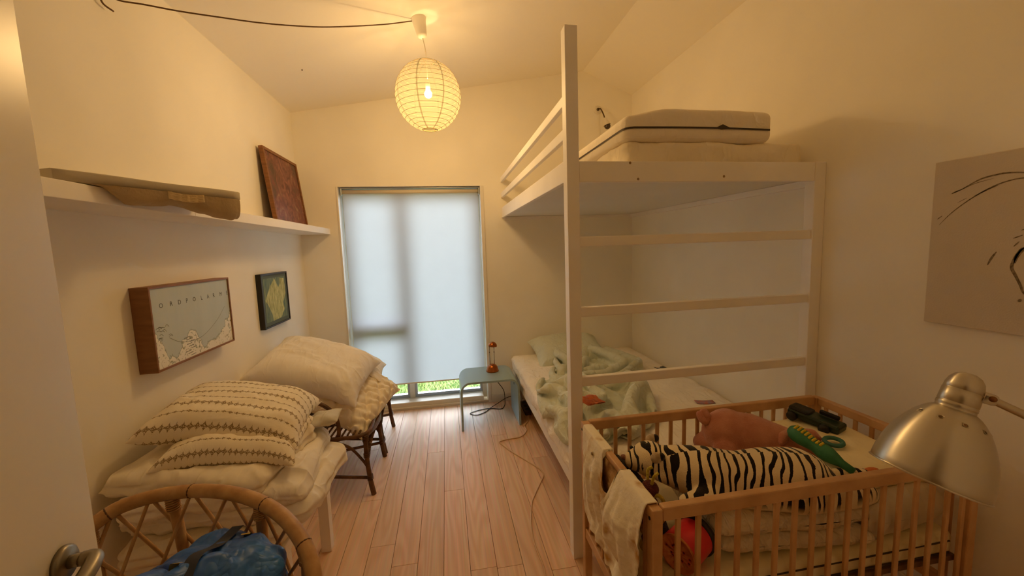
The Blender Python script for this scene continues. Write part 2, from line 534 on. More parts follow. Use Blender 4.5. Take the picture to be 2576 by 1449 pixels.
path = catmull([hp + dn * .024 + Vector((0, 0, hz)), hp + dn * .040 - dd * .003 + Vector((0, 0, hz)), hp + dn * .046 - dd * .03 + Vector((0, 0, hz - .004)), hp + dn * .045 - dd * .075 + Vector((0, 0, hz - .012)), hp + dn * .042 - dd * .12 + Vector((0, 0, hz - .016))], 6)
h_.tube(path, .0115, 12, flat=.9)
h_.build('door_handle', steel, door)
lk = MB(); lp = de - dd * .0002
lk.obox((lp.x - dn.x * .02, lp.y - dn.y * .02, hz - .02), dd, dn, (.002, .022, .2), .0005)
lk.build('lock_plate', steel, door)
kz = MB(); kp = hp - dd * .0
kz.lathe((kp.x, kp.y, hz - .075), dn, [(.0, .001), (.024, .001), (.024, .006), (.0, .008)], 18)
kz.build('keyhole_plate', steel, door)
# ================================================================== PENDANT LAMP
LC = np.array([-.058, 2.638, 2.535]); LR = .204; LH = .212
def paper_mat(k, name, glow=1.0):
    """paper lets a share 1-k of the light straight through and scatters a little of the rest"""
    m, nt, p = newmat(name)
    nt.nodes.remove(p)
    out = nt.nodes['Material Output']
    tr = N(nt, 'ShaderNodeBsdfTransparent', Color=(1, .97, .90, 1))
    g = .085 * glow
    tl = N(nt, 'ShaderNodeBsdfTranslucent', Color=(g, g * .96, g * .70, 1))
    df = N(nt, 'ShaderNodeBsdfDiffuse', Color=(.30, .27, .20, 1))
    rf = N(nt, 'ShaderNodeBsdfRefraction', Color=(.006 * glow, .0055 * glow, .003 * glow, 1), Roughness=.35, IOR=1.08)
    m0 = N(nt, 'ShaderNodeAddShader'); nt.links.new(tl.outputs[0], m0.inputs[0]); nt.links.new(rf.outputs[0], m0.inputs[1])
    m2 = N(nt, 'ShaderNodeMixShader'); m2.inputs[0].default_value = .06
    nt.links.new(m0.outputs[0], m2.inputs[1]); nt.links.new(df.outputs[0], m2.inputs[2])
    m1 = N(nt, 'ShaderNodeMixShader'); m1.inputs[0].default_value = k
    nt.links.new(tr.outputs[0], m1.inputs[1]); nt.links.new(m2.outputs[0], m1.inputs[2])
    nt.links.new(m1.outputs[0], out.inputs['Surface'])
    return m
M['paper'] = paper_mat(.55, 'rice_paper')
M['seam'] = simple('paper_seam', srgb(196, 158, 96), .9)
M['wire'] = simple('rib_wire', srgb(150, 112, 58), .8)
M['white_plastic'] = simple('white_plastic', srgb(228, 222, 208), .42)
lamp = thing('pendant_lamp', 'round white rice paper lantern hanging lit from the ceiling on a cord', 'pendant lamp', (-.09, 2.638, 2.99))
TH0, TH1 = R(13), R(167)
ns = 37
V = np.zeros((48, ns, 3))
for i in range(48):
    a = 2 * math.pi * i / 48
    for j in range(ns):
        t = TH0 + (TH1 - TH0) * j / (ns - 1)
        pinch = 1.0 - .010 * abs(math.sin(math.pi * j / 2.0))   # paper sags a touch between ribs
        V[i, j] = LC + np.array([LR * math.sin(t) * math.cos(a), LR * math.sin(t) * math.sin(a), LH * math.cos(t)]) * (1.004 if j % 2 == 0 else .992)
shade = MB().grid(V, closed_u=True).build('lantern_shade', M['paper'], lamp)
for j in range(0, ns, 2):
    t = TH0 + (TH1 - TH0) * j / (ns - 1)
    rr = LR * math.sin(t) * 1.006
    pts = [(LC[0] + rr * math.cos(2 * math.pi * k / 40), LC[1] + rr * math.sin(2 * math.pi * k / 40), LC[2] + LH * math.cos(t) + .0015 * math.sin(2 * math.pi * k / 40)) for k in range(40)]
    MB().tube(pts, .0011 if 0 < j < ns - 1 else .0022, 5, closed=True).build('rib', M['wire'], shade)
vdir = math.atan2(0 - LC[1], 0 - LC[0])
for g in range(8):
    a = vdir + R(27) - R(45) * g
    strip = np.zeros((3, ns, 3))
    for k in range(3):
        for j in range(ns):
            t = TH0 + (TH1 - TH0) * j / (ns - 1)
            w = .0042 / (LR * max(math.sin(t), .15))
            aa = a + (k - 1) * w
            strip[k, j] = LC + np.array([LR * math.sin(t) * math.cos(aa), LR * math.sin(t) * math.sin(aa), LH * math.cos(t)]) * (1.003 if j % 2 == 0 else .993)
    MB().grid(strip).build('seam', paper_mat(.72, 'rice_paper_doubled', .55) if g == 0 else bpy.data.materials['rice_paper_doubled'], shade)
# bulb
bm_, nt_, p_ = newmat('glowing_bulb')
p_.inputs['Base Color'].default_value = (1, .9, .7, 1)
p_.inputs['Emission Color'].default_value = LAMP_COLOR + (1,)
p_.inputs['Emission Strength'].default_value = 640.0
BC = LC + np.array([0, 0, .012])
MB().sphere(BC, (.023, .023, .023), 18, 12).build('bulb', bm_, lamp)
MB().lathe(BC + np.array([0, 0, .021]), (0, 0, 1), [(.012, 0), (.015, .002), (.015, .05), (.008, .062), (.004, .07)], 16).build('bulb_socket', simple('black_socket', srgb(190, 180, 160), .6), lamp)
hw = MB()
ztop = LC[2] + LH * math.cos(TH0)
for a in (0, 2.094, 4.189):
    hw.tube([(LC[0] + LR * math.sin(TH0) * math.cos(a), LC[1] + LR * math.sin(TH0) * math.sin(a), ztop), (LC[0], LC[1], ztop - .02)], .0014, 5)
hw.build('shade_hanger', M['wire'], lamp)
# cord, ceiling cup
CN = np.array([-(ZF - ZL) / (XF - XL), 0, 1.0]); CN /= np.linalg.norm(CN)
cup_top = np.array([-.094, 2.638, zceil(-.094)])
MB().lathe(cup_top, -CN, [(.0, -.004), (.046, -.004), (.046, .004), (.044, .006), (.031, .098), (.027, .110), (.016, .118), (.004, .120)], 28).build('ceiling_cup', M['white_plastic'], lamp)
cend = cup_top - CN * .118
MB().tube(catmull([cend, (-.064, 2.638, 2.83), (-.058, 2.638, 2.76), (-.058, 2.638, 2.64)], 6), .0032, 8).build('cord', M['white_plastic'], lamp)
M['brown_cable'] = simple('brown_cloth_cable', srgb(112, 82, 50), .8, var=.3, vscale=90)
cabpts = [(-.134, 2.635, 2.978), (-.304, 2.529, 2.891), (-.557, 2.373, 2.781), (-.708, 2.279, 2.729), (-.843, 2.195, 2.691), (-.978, 2.111, 2.662), (-1.099, 2.036, 2.638), (-1.197, 1.975, 2.624), (-1.258, 1.937, 2.613), (-1.272, 1.90, 2.615), (-1.272, 1.86, 2.60), (-1.268, 1.852, 2.578), (-1.262, 1.858, 2.553), (-1.256, 1.895, 2.548)]
MB().tube(catmull(cabpts, 5), .0034, 6).build('power_cable', M['brown_cable'], lamp)
pl = bpy.data.lights.new('lantern_light', 'POINT')
pl.energy = LAMP_POWER; pl.color = LAMP_COLOR; pl.shadow_soft_size = .188
# the bulb hangs base-up, so it sends less light upwards than down and sideways
pl.use_nodes = True
_nt = pl.node_tree; _em = _nt.nodes['Emission']
_tc = _nt.nodes.new('ShaderNodeTexCoord'); _sx = _nt.nodes.new('ShaderNodeSeparateXYZ'); _mr = _nt.nodes.new('ShaderNodeMapRange')
_nt.links.new(_tc.outputs['Normal'], _sx.inputs[0]); _nt.links.new(_sx.outputs['Z'], _mr.inputs['Value'])
_mr.interpolation_type = 'SMOOTHSTEP'; _mr.inputs['From Min'].default_value = -0.3; _mr.inputs['From Max'].default_value = 0.9; _mr.inputs['To Min'].default_value = 1.0; _mr.inputs['To Max'].default_value = 0.25
_nt.links.new(_mr.outputs['Result'], _em.inputs['Strength'])
po = bpy.data.objects.new('lantern_light', pl); COL.objects.link(po); po.location = tuple(LC); 

hk = MB().lathe((-.934, 3.094, zceil(-.934) + .001), (0, 0, -1), [(.0, 0), (.004, 0), (.004, .006), (.002, .008), (.0, .0082)], 10).build('ceiling_screw', dark_screw := simple('dark_screw', srgb(60, 48, 36), .5))
tag(hk, 'tiny dark screw in the bare ceiling near the left wall', 'screw')

# ================================================================== SHELF AND WHAT LIES ON IT
shelf = MB().box(XL, -1.028, 1.86, D, 1.7343, 1.785, .002).build('wall_shelf', M['white_wood'])
tag(shelf, 'white floating shelf running to the window wall with the red painting', 'shelf')
shelf = MB().box(XL, -1.028, .12, 1.858, 1.7343, 1.785, .002).build('wall_shelf', M['white_wood'])
tag(shelf, 'white floating shelf between the open door and the shelf with the painting', 'shelf')
M['canvas_beige'] = simple('beige_canvas', srgb(196, 176, 142), .9, var=.15, vscale=8, bump=.25, bscale=90, spec=.15)
M['pad_grey'] = simple('pale_padded_board', srgb(196, 186, 166), .85, var=.12, vscale=6, bump=.1, bscale=60)
cot = thing('folded_baby_carrier', 'flat pale board with beige canvas sagging under it on the white shelf', 'folded carrier', (-1.05, 1.6, 1.785))
P1, P2 = np.array([-1.059, 1.297, 0]), np.array([-.814, 1.778, 0])
poly = [P1, P2, np.array([-1.02, 1.885, 0]), np.array([-1.266, 1.402, 0])]
ss = MB()
nn = 18
front = [P1 + (P2 - P1) * k / nn for k in range(nn + 1)]; back = [poly[3] + (poly[2] - poly[3]) * k / nn for k in range(nn + 1)]
G = []
for k in range(nn + 1):
    t = k / nn
    zt = 1.821; th = .034
    fr_, bk = front[k], back[k]
    row = []
    for (u, z) in ((.0, zt - th + .004), (.0, zt - .004), (.03, zt), (.5, zt + .002), (.97, zt), (1, zt - .005), (1, zt - th), (.5, zt - th), (.03, zt - th), (.0, zt - th + .004)):
        q = fr_ + (bk - fr_) * u
        row.append((q[0], q[1], z + .0012 * math.sin(9 * t)))
    G.append(row)
G = np.array(G); ss.grid(G)
ss.add(G[0], [tuple(range(9))], False); ss.add(G[-1], [tuple(range(9))[::-1]], False)
ss.build('board', M['pad_grey'], cot)
# sagging canvas
nu, nv = 70, 34
G = np.zeros((nu, nv, 3))
for i in range(nu):
    t = .16 + .84 * i / (nu - 1)
    fr_ = P1 + (P2 - P1) * t; bk = poly[3] + (poly[2] - poly[3]) * t
    sag = .052 * smoothstep(.16, .34, t) * (1 - .30 * math.exp(-((t - .60) / .10) ** 2)) + .026 * smoothstep(.66, .92, t)
    if t > .97: sag *= .92
    for j in range(nv):
        s_ = j / (nv - 1)
        u = -.006 + .90 * s_
        d = sag * math.sin(math.pi * min(1, s_) ** .50) ** .8
        q = fr_ + (bk - fr_) * u
        G[i, j] = (q[0] + .010 * math.sin(math.pi * s_), q[1] - .004, 1.7895 - d)
nz = noise(G, 16, 3, 3)
G[..., 2] += .010 * nz * smoothstep(.0, .2, np.linspace(0, 1, nv))[None, :]
G[..., 0] += .010 * noise(G, 11, 9, 2)
G[..., 2] = np.where(G[..., 0] < -1.020, np.maximum(G[..., 2], 1.7870), G[..., 2])
mb = MB().grid(G)
mb.build('canvas_pouch', M['canvas_beige'], cot, subsurf=1)
# strap with ribbing
st = np.zeros((14, 5, 3))
for i in range(14):
    t = .50 + .22 * i / 13
    fr_ = P1 + (P2 - P1) * t
    for j in range(5):
        st[i, j] = (fr_[0] + .016 + .003 * math.sin(i * 2.2), fr_[1] - .010, 1.790 - .026 * j / 4 - .006 * math.sin(math.pi * i / 13))
MB().grid(st).build('strap', simple('corduroy_strap', srgb(208, 184, 140), .9, bump=.5, bscale=60, stretch=(1, 1, 6)), cot)

def paint_mat():
    m, nt, p = newmat('abstract_oil')
    tc = N(nt, 'ShaderNodeTexCoord')
    mp = N(nt, 'ShaderNodeMapping', Scale=(1, 1, .8)); nt.links.new(tc.outputs['Object'], mp.inputs['Vector'])
    nz = N(nt, 'ShaderNodeTexNoise', Scale=9.0, Detail=8.0, Roughness=.7, Distortion=1.2); nt.links.new(mp.outputs[0], nz.inputs['Vector'])
    cr = N(nt, 'ShaderNodeValToRGB'); e = cr.color_ramp.elements
    e[0].position = .30; e[0].color = srgb(52, 34, 26); e[1].position = .70; e[1].color = srgb(176, 150, 112)
    for pos, c in ((.42, (92, 62, 42)), (.52, (120, 60, 48)), (.60, (138, 96, 70))):
        q = cr.color_ramp.elements.new(pos); q.color = srgb(*c)
    nt.links.new(nz.outputs['Fac'], cr.inputs['Fac'])
    # red middle field
    sx = N(nt, 'ShaderNodeSeparateXYZ'); nt.links.new(tc.outputs['Object'], sx.inputs[0])
    d = N(nt, 'ShaderNodeMath', operation='SUBTRACT'); nt.links.new(sx.outputs['Y'], d.inputs[0]); d.inputs[1].default_value = 0.01
    ab = N(nt, 'ShaderNodeMath', operation='ABSOLUTE'); nt.links.new(d.outputs[0], ab.inputs[0])
    n2 = N(nt, 'ShaderNodeTexNoise', Scale=6.0, Detail=5.0); nt.links.new(tc.outputs['Object'], n2.inputs['Vector'])
    sm = N(nt, 'ShaderNodeMath', operation='MULTIPLY_ADD'); nt.links.new(n2.outputs['Fac'], sm.inputs[0]); sm.inputs[1].default_value = .28; nt.links.new(ab.outputs[0], sm.inputs[2])
    mr = N(nt, 'ShaderNodeMapRange'); mr.inputs['From Min'].default_value = .30; mr.inputs['From Max'].default_value = .18; nt.links.new(sm.outputs[0], mr.inputs['Value'])
    mx = N(nt, 'ShaderNodeMix', data_type='RGBA'); nt.links.new(mr.outputs['Result'], mx.inputs[0]); nt.links.new(cr.outputs['Color'], mx.inputs[6])
    n3 = N(nt, 'ShaderNodeTexNoise', Scale=16.0, Detail=6.0, Distortion=1.0); nt.links.new(tc.outputs['Object'], n3.inputs['Vector'])
    c3 = N(nt, 'ShaderNodeValToRGB'); c3.color_ramp.elements[0].position = .38; c3.color_ramp.elements[0].color = srgb(92, 46, 38); c3.color_ramp.elements[1].position = .62; c3.color_ramp.elements[1].color = srgb(146, 92, 74)
    nt.links.new(n3.outputs['Fac'], c3.inputs['Fac']); nt.links.new(c3.outputs['Color'], mx.inputs[7])
    nt.links.new(mx.outputs[2], p.inputs['Base Color'])
    bp = N(nt, 'ShaderNodeBump', Strength=.5, Distance=.006); nt.links.new(nz.outputs['Fac'], bp.inputs['Height']); nt.links.new(bp.outputs['Normal'], p.inputs['Normal'])
    p.inputs['Roughness'].default_value = .45
    return m
M['brown_frame'] = simple('brown_wood_frame', srgb(140, 92, 52), .5, var=.3, vscale=12, stretch=(1, 1, 6))
pt = thing('abstract_painting', 'red and brown abstract painting in thin wooden frame leaning on the shelf', 'painting', (-1.21, 3.39, 1.785))
yb0, yb1 = 3.075, 3.715
bx_b, bx_t, zb, zt = -1.205, -1.262, 1.787, 2.332
upv = Vector((bx_t - bx_b, 0, zt - zb)).normalized(); nv_ = Vector((upv.z, 0, -upv.x)); Ht = math.hypot(bx_t - bx_b, zt - zb)
def prect(mb, y0, y1, h0, h1, d0, d1, bev=.002):
    c = Vector((bx_b, (y0 + y1) / 2, zb)) + upv * (h0 + h1) / 2 + nv_ * (d0 + d1) / 2
    mb.obox(c, (0, 1, 0), upv, (y1 - y0, h1 - h0, abs(d1 - d0)), bev)
fm = MB(); w = .022
prect(fm, yb0, yb0 + w, 0, Ht, 0, .03); prect(fm, yb1 - w, yb1, 0, Ht, 0, .03); prect(fm, yb0 + w, yb1 - w, 0, w, 0, .03); prect(fm, yb0 + w, yb1 - w, Ht - w, Ht, 0, .03)
fm.build('picture_frame', M['brown_frame'], pt)
cv = MB(); prect(cv, yb0 + w, yb1 - w, w, Ht - w, .004, .022, 0)
cv.build('painted_panel', paint_mat(), pt)

# ================================================================== PICTURES ON THE LEFT WALL
def map_mat():
    m, nt, p = newmat('sea_chart')
    tc = N(nt, 'ShaderNodeTexCoord'); sx = N(nt, 'ShaderNodeSeparateXYZ'); nt.links.new(tc.outputs['Object'], sx.inputs[0])
    nz = N(nt, 'ShaderNodeTexNoise', Scale=9.0, Detail=7.0, Roughness=.62); nt.links.new(tc.outputs['Object'], nz.inputs['Vector'])
    # land: low edge, rising to the far right and near left corner
    yy = sx.outputs['Y']; zz = sx.outputs['Z']        # y -.30..+.30, z 0..+.36 (from the bottom)
    def mth(op, a, b=None, c=None):
        n = N(nt, 'ShaderNodeMath', operation=op)
        for i, q in enumerate((a, b, c)):
            if q is None: continue
            if isinstance(q, (int, float)): n.inputs[i].default_value = q
            else: nt.links.new(q, n.inputs[i])
        return n.outputs[0]
    right = mth('MULTIPLY', mth('POWER', mth('MAXIMUM', mth('ADD', yy, -.12), 0.0), 1.5), 1.9)
    bump1 = mth('MULTIPLY', mth('MAXIMUM', mth('SUBTRACT', .10, mth('ABSOLUTE', mth('ADD', yy, .055))), 0.0), 1.1)
    left = mth('MULTIPLY', mth('MAXIMUM', mth('ADD', mth('MULTIPLY', yy, -1.0), -.22), 0.0), 2.0)
    level = mth('ADD', mth('ADD', right, bump1), mth('ADD', left, .035))
    h = mth('ADD', mth('SUBTRACT', level, zz), mth('MULTIPLY', mth('SUBTRACT', nz.outputs['Fac'], .5), .20))
    land = N(nt, 'ShaderNodeMapRange'); land.inputs['From Min'].default_value = -.003; land.inputs['From Max'].default_value = .003; nt.links.new(h, land.inputs['Value'])
    sea = N(nt, 'ShaderNodeMix', data_type='RGBA'); sea.inputs[6].default_value = srgb(178, 192, 194); sea.inputs[7].default_value = srgb(198, 206, 202)
    n2 = N(nt, 'ShaderNodeTexNoise', Scale=5.0, Detail=3.0); mp2 = N(nt, 'ShaderNodeMapping', Scale=(1, 3, .5)); nt.links.new(tc.outputs['Object'], mp2.inputs[0]); nt.links.new(mp2.outputs[0], n2.inputs['Vector']); nt.links.new(n2.outputs['Fac'], sea.inputs[0])
    n3 = N(nt, 'ShaderNodeTexNoise', Scale=34.0, Detail=4.0, Distortion=1.6); nt.links.new(tc.outputs['Object'], n3.inputs['Vector'])
    ramp = N(nt, 'ShaderNodeValToRGB'); el = ramp.color_ramp.elements
    el[0].position = .36; el[0].color = srgb(150, 152, 126); el[1].position = .46; el[1].color = srgb(234, 232, 220)
    nt.links.new(n3.outputs['Fac'], ramp.inputs['Fac'])
    mx = N(nt, 'ShaderNodeMix', data_type='RGBA'); nt.links.new(land.outputs['Result'], mx.inputs[0]); nt.links.new(sea.outputs[2], mx.inputs[6]); nt.links.new(ramp.outputs['Color'], mx.inputs[7])
    coast = mth('LESS_THAN', mth('ABSOLUTE', h), .0035)
    mc = N(nt, 'ShaderNodeMix', data_type='RGBA'); mc.inputs[7].default_value = srgb(158, 166, 158); nt.links.new(coast, mc.inputs[0]); nt.links.new(mx.outputs[2], mc.inputs[6])
    nt.links.new(mc.outputs[2], p.inputs['Base Color'])
    p.inputs['Roughness'].default_value = .55
    return m
MY0, MY1, MZ0, MZ1, MXF = 1.8145, 2.4184, 1.0842, 1.446, XL + .07
mp_ = thing('framed_sea_chart', 'grey blue sea chart in a deep brown wooden box frame on the wall', 'framed map', (XL, (MY0 + MY1) / 2, MZ0))
walnut = simple('walnut_box', srgb(146, 100, 62), .55, var=.25, vscale=10, stretch=(1, 1, 5))
fm = MB(); t_ = .009
fm.box(XL, MXF, MY0, MY0 + t_, MZ0, MZ1, .001); fm.box(XL, MXF, MY1 - t_, MY1, MZ0, MZ1, .001)
fm.box(XL, MXF, MY0 + t_, MY1 - t_, MZ0, MZ0 + t_, .001); fm.box(XL, MXF, MY0 + t_, MY1 - t_, MZ1 - t_, MZ1, .001)
fm.build('box_frame', walnut, mp_)
MB().box(XL + .002, MXF - .006, MY0 + t_, MY1 - t_, MZ0 + t_, MZ1 - t_).build('chart_sheet', map_mat(), mp_)
ink = simple('dark_ink', srgb(72, 74, 70), .7)
def text_mesh(txt, size):
    cu = bpy.data.curves.new('t', 'FONT'); cu.body = txt; cu.size = size; cu.align_x = 'CENTER'; cu.align_y = 'CENTER'; cu.resolution_u = 2
    ob = bpy.data.objects.new('t', cu); COL.objects.link(ob)
    dg = bpy.context.evaluated_depsgraph_get()
    me = bpy.data.meshes.new_from_object(ob.evaluated_get(dg))
    vs = [tuple(v.co) for v in me.vertices]; fs = [tuple(q.vertices) for q in me.polygons]
    bpy.data.objects.remove(ob); bpy.data.curves.remove(cu); bpy.data.meshes.remove(me)
    return vs, fs
for ch, yy in zip('ORDPOLARME', (1.885, 1.949, 2.004, 2.056, 2.111, 2.169, 2.222, 2.273, 2.337, 2.398)):
    vs, fs = text_mesh(ch, .030)
    MB().add([(MXF - .0054, yy + a, 1.360 + b) for a, b, c in vs], fs, False).build('chart_letter', ink, mp_)
ln_ = MB()
def ribbon(mb, pts, w, fn):
    """flat ribbon through 2-D points; fn maps 2-D to 3-D"""
    pts = [np.array(q, float) for q in pts]; n = len(pts); L = []
    for i in range(n):
        t = pts[min(i + 1, n - 1)] - pts[max(i - 1, 0)]; t = t / (np.linalg.norm(t) + 1e-9); nn_ = np.array([-t[1], t[0]])
        ww = w(i / (n - 1)) if callable(w) else w
        L += [fn(pts[i] + nn_ * ww), fn(pts[i] - nn_ * ww)]
    mb.add(L, [(2 * i, 2 * i + 1, 2 * i + 3, 2 * i + 2) for i in range(n - 1)], False)
onmap = lambda q: (MXF - .0053, q[0], q[1])
ribbon(ln_, catmull([(1.91, 1.215), (1.98, 1.18), (2.08, 1.165), (2.17, 1.18), (2.28, 1.23), (2.36, 1.29)], 6), .0009, onmap)
rr_ = random.Random(8)
for k in range(9):
    y_ = 2.0 + .02 * (k % 3) + .02 * rr_.random(); z_ = 1.19 - .011 * k
    ribbon(ln_, [(y_, z_), (y_ + .035 + .01 * rr_.random(), z_ + .002)], .0016, onmap)
for k in range(14):
    y_ = 1.83 + .09 * rr_.random(); z_ = 1.21 + .06 * rr_.random()
    ribbon(ln_, catmull([(y_, z_), (y_ + .012, z_ + .01 * rr_.random()), (y_ + .024, z_ - .006 * rr_.random())], 4), .0010, onmap)
ln_.build('chart_lines', simple('pale_ink', srgb(124, 126, 116), .7), mp_)

GY0, GY1, GZ0, GZ1, GXF = 2.8843, 3.3273, 1.0497, 1.4329, XL + .035
gp = thing('framed_print', 'small green and yellow picture in a black frame on the wall', 'framed picture', (XL, (GY0 + GY1) / 2, GZ0))
blackw = simple('black_frame', srgb(28, 26, 24), .45)
fm = MB(); t_ = .012
fm.box(XL, GXF, GY0, GY0 + t_, GZ0, GZ1, .001); fm.box(XL, GXF, GY1 - t_, GY1, GZ0, GZ1, .001)
fm.box(XL, GXF, GY0 + t_, GY1 - t_, GZ0, GZ0 + t_, .001); fm.box(XL, GXF, GY0 + t_, GY1 - t_, GZ1 - t_, GZ1, .001)
fm.build('picture_frame', blackw, gp)
MB().box(XL + .002, GXF - .006, GY0 + t_, GY1 - t_, GZ0 + t_, GZ1 - t_).build('mount', simple('grey_green_mount', srgb(88, 98, 86), .8), gp)
MB().box(GXF - .006, GXF - .0052, 2.925, 3.285, 1.089, 1.398).build('print', simple('green_print', srgb(84, 108, 92), .7, var=.6, vscale=14, col2=srgb(128, 140, 100), stretch=(1, 4, 1)), gp)
shape = [(3.103, 1.392), (3.024, 1.341), (2.931, 1.246), (2.969, 1.212), (3.0, 1.17), (3.025, 1.132), (3.035, 1.088), (3.167, 1.093), (3.241, 1.148), (3.223, 1.202), (3.282, 1.264), (3.272, 1.383), (3.197, 1.388), (3.187, 1.345), (3.159, 1.322)]
MB().add([(GXF - .0048, a, b) for a, b in shape] , [tuple(range(len(shape)))], False).build('printed_shape', simple('yellow_green_print', srgb(206, 202, 136), .7, var=.7, vscale=22, col2=srgb(150, 150, 86), stretch=(1, 3, 1)), gp)

# ================================================================== CANVAS ON THE RIGHT WALL
ca = thing('canvas_drawing', 'large unframed beige canvas with charcoal lines on the right wall', 'drawing', (XR - .012, .86, 1.206))
MB().box(XR - .023, XR - .0015, .46, 1.258, 1.206, 1.833, .003).build('stretched_canvas', simple('raw_canvas', srgb(214, 202, 184), .9, var=.05, vscale=5, bump=.15, bscale=220), ca)
ch = MB(); onc = lambda q: (XR - .0236, q[0], q[1])
def stroke(pts, w):
    ribbon(ch, catmull(pts, 6), lambda t: w * (.25 + .75 * math.sin(math.pi * min(max(t, .02), .98)) ** .6), onc)
stroke([(1.2, 1.706), (1.168, 1.721), (1.123, 1.747), (1.079, 1.756), (1.045, 1.756), (1.0, 1.746), (.94, 1.72), (.88, 1.67)], .0026)
stroke([(1.188, 1.711), (1.137, 1.734), (1.086, 1.745)], .0009)
stroke([(1.2, 1.708), (1.172, 1.719)], .0022)
stroke([(1.23, 1.593), (1.196, 1.635), (1.149, 1.677), (1.098, 1.711), (1.056, 1.728), (1.014, 1.733), (.95, 1.722), (.86, 1.68)], .0021)
stroke([(1.135, 1.690), (1.098, 1.709), (1.075, 1.719)], .0018)
stroke([(1.181, 1.671), (1.154, 1.686)], .0009); stroke([(1.238, 1.614), (1.223, 1.627)], .0018)
stroke([(1.083, 1.441), (1.074, 1.467), (1.063, 1.489)], .0032)
stroke([(.94, 1.50), (.97, 1.512), (.998, 1.502), (1.009, 1.488), (1.019, 1.459), (1.022, 1.434), (1.01, 1.406), (.998, 1.378), (.987, 1.35), (.96, 1.33)], .0042)
stroke([(.985, 1.506), (1.0, 1.496), (1.012, 1.474), (1.016, 1.45)], .0052)
stroke([(1.022, 1.507), (1.01, 1.524)], .0024); stroke([(1.026, 1.534), (1.003, 1.545)], .0019); stroke([(1.008, 1.561), (.985, 1.57)], .0019)
stroke([(.999, 1.321), (.992, 1.33)], .0045)
stroke([(.80, 1.55), (.74, 1.50), (.70, 1.42)], .003); stroke([(.84, 1.36), (.76, 1.30), (.70, 1.31)], .003)
ch.build('charcoal_lines', simple('charcoal', srgb(104, 90, 72), .95, var=.4, vscale=120, col2=srgb(150, 134, 112)), ca)

# ================================================================== WALL LAMP ABOVE THE LOFT BED
wl = thing('wall_lamp', 'small wall lamp with white cone shade above the loft bed', 'wall lamp', (1.587, D, 2.889))
dark_brass = simple('dark_brass', srgb(92, 74, 48), .4, metal=.8)
MB().lathe((1.56, D + .001, 2.889), (0, -1, 0), [(.0, 0), (.042, 0), (.042, .006), (.036, .012), (.0, .014)], 24).build('wall_plate', M['white_plastic'], wl)
MB().sphere((1.556, D - .020, 2.889), .015, 12, 8).build('joint', dark_brass, wl)
MB().tube(catmull([(1.556, D - .018, 2.889), (1.572, D - .045, 2.886), (1.585, D - .085, 2.82), (1.592, D - .1, 2.775)], 5), .006, 8).build('arm', dark_brass, wl)
ax_ = Vector((.25, -.12, -.95)).normalized()
MB().lathe((1.592, D - .1, 2.785), ax_, [(.009, 0), (.014, .01), (.018, .03), (.030, .062), (.036, .075), (.034, .076), (.016, .03)], 20).build('shade', M['white_plastic'], wl)
cb_ = Vector((1.592, D - .1, 2.785)) + ax_ * .085
MB().sphere(cb_, .030, 16, 10).build('bulb', simple('dark_bulb', srgb(70, 56, 40), .15, spec=.6), wl)
MB().tube(catmull([(1.575, D - .012, 2.86), (1.573, D - .006, 2.78), (1.580, D - .006, 2.66), (1.576, D - .006, 2.5), (1.58, D - .006, 2.2)], 4), .0018, 5).build('cord', M['white_plastic'], wl)
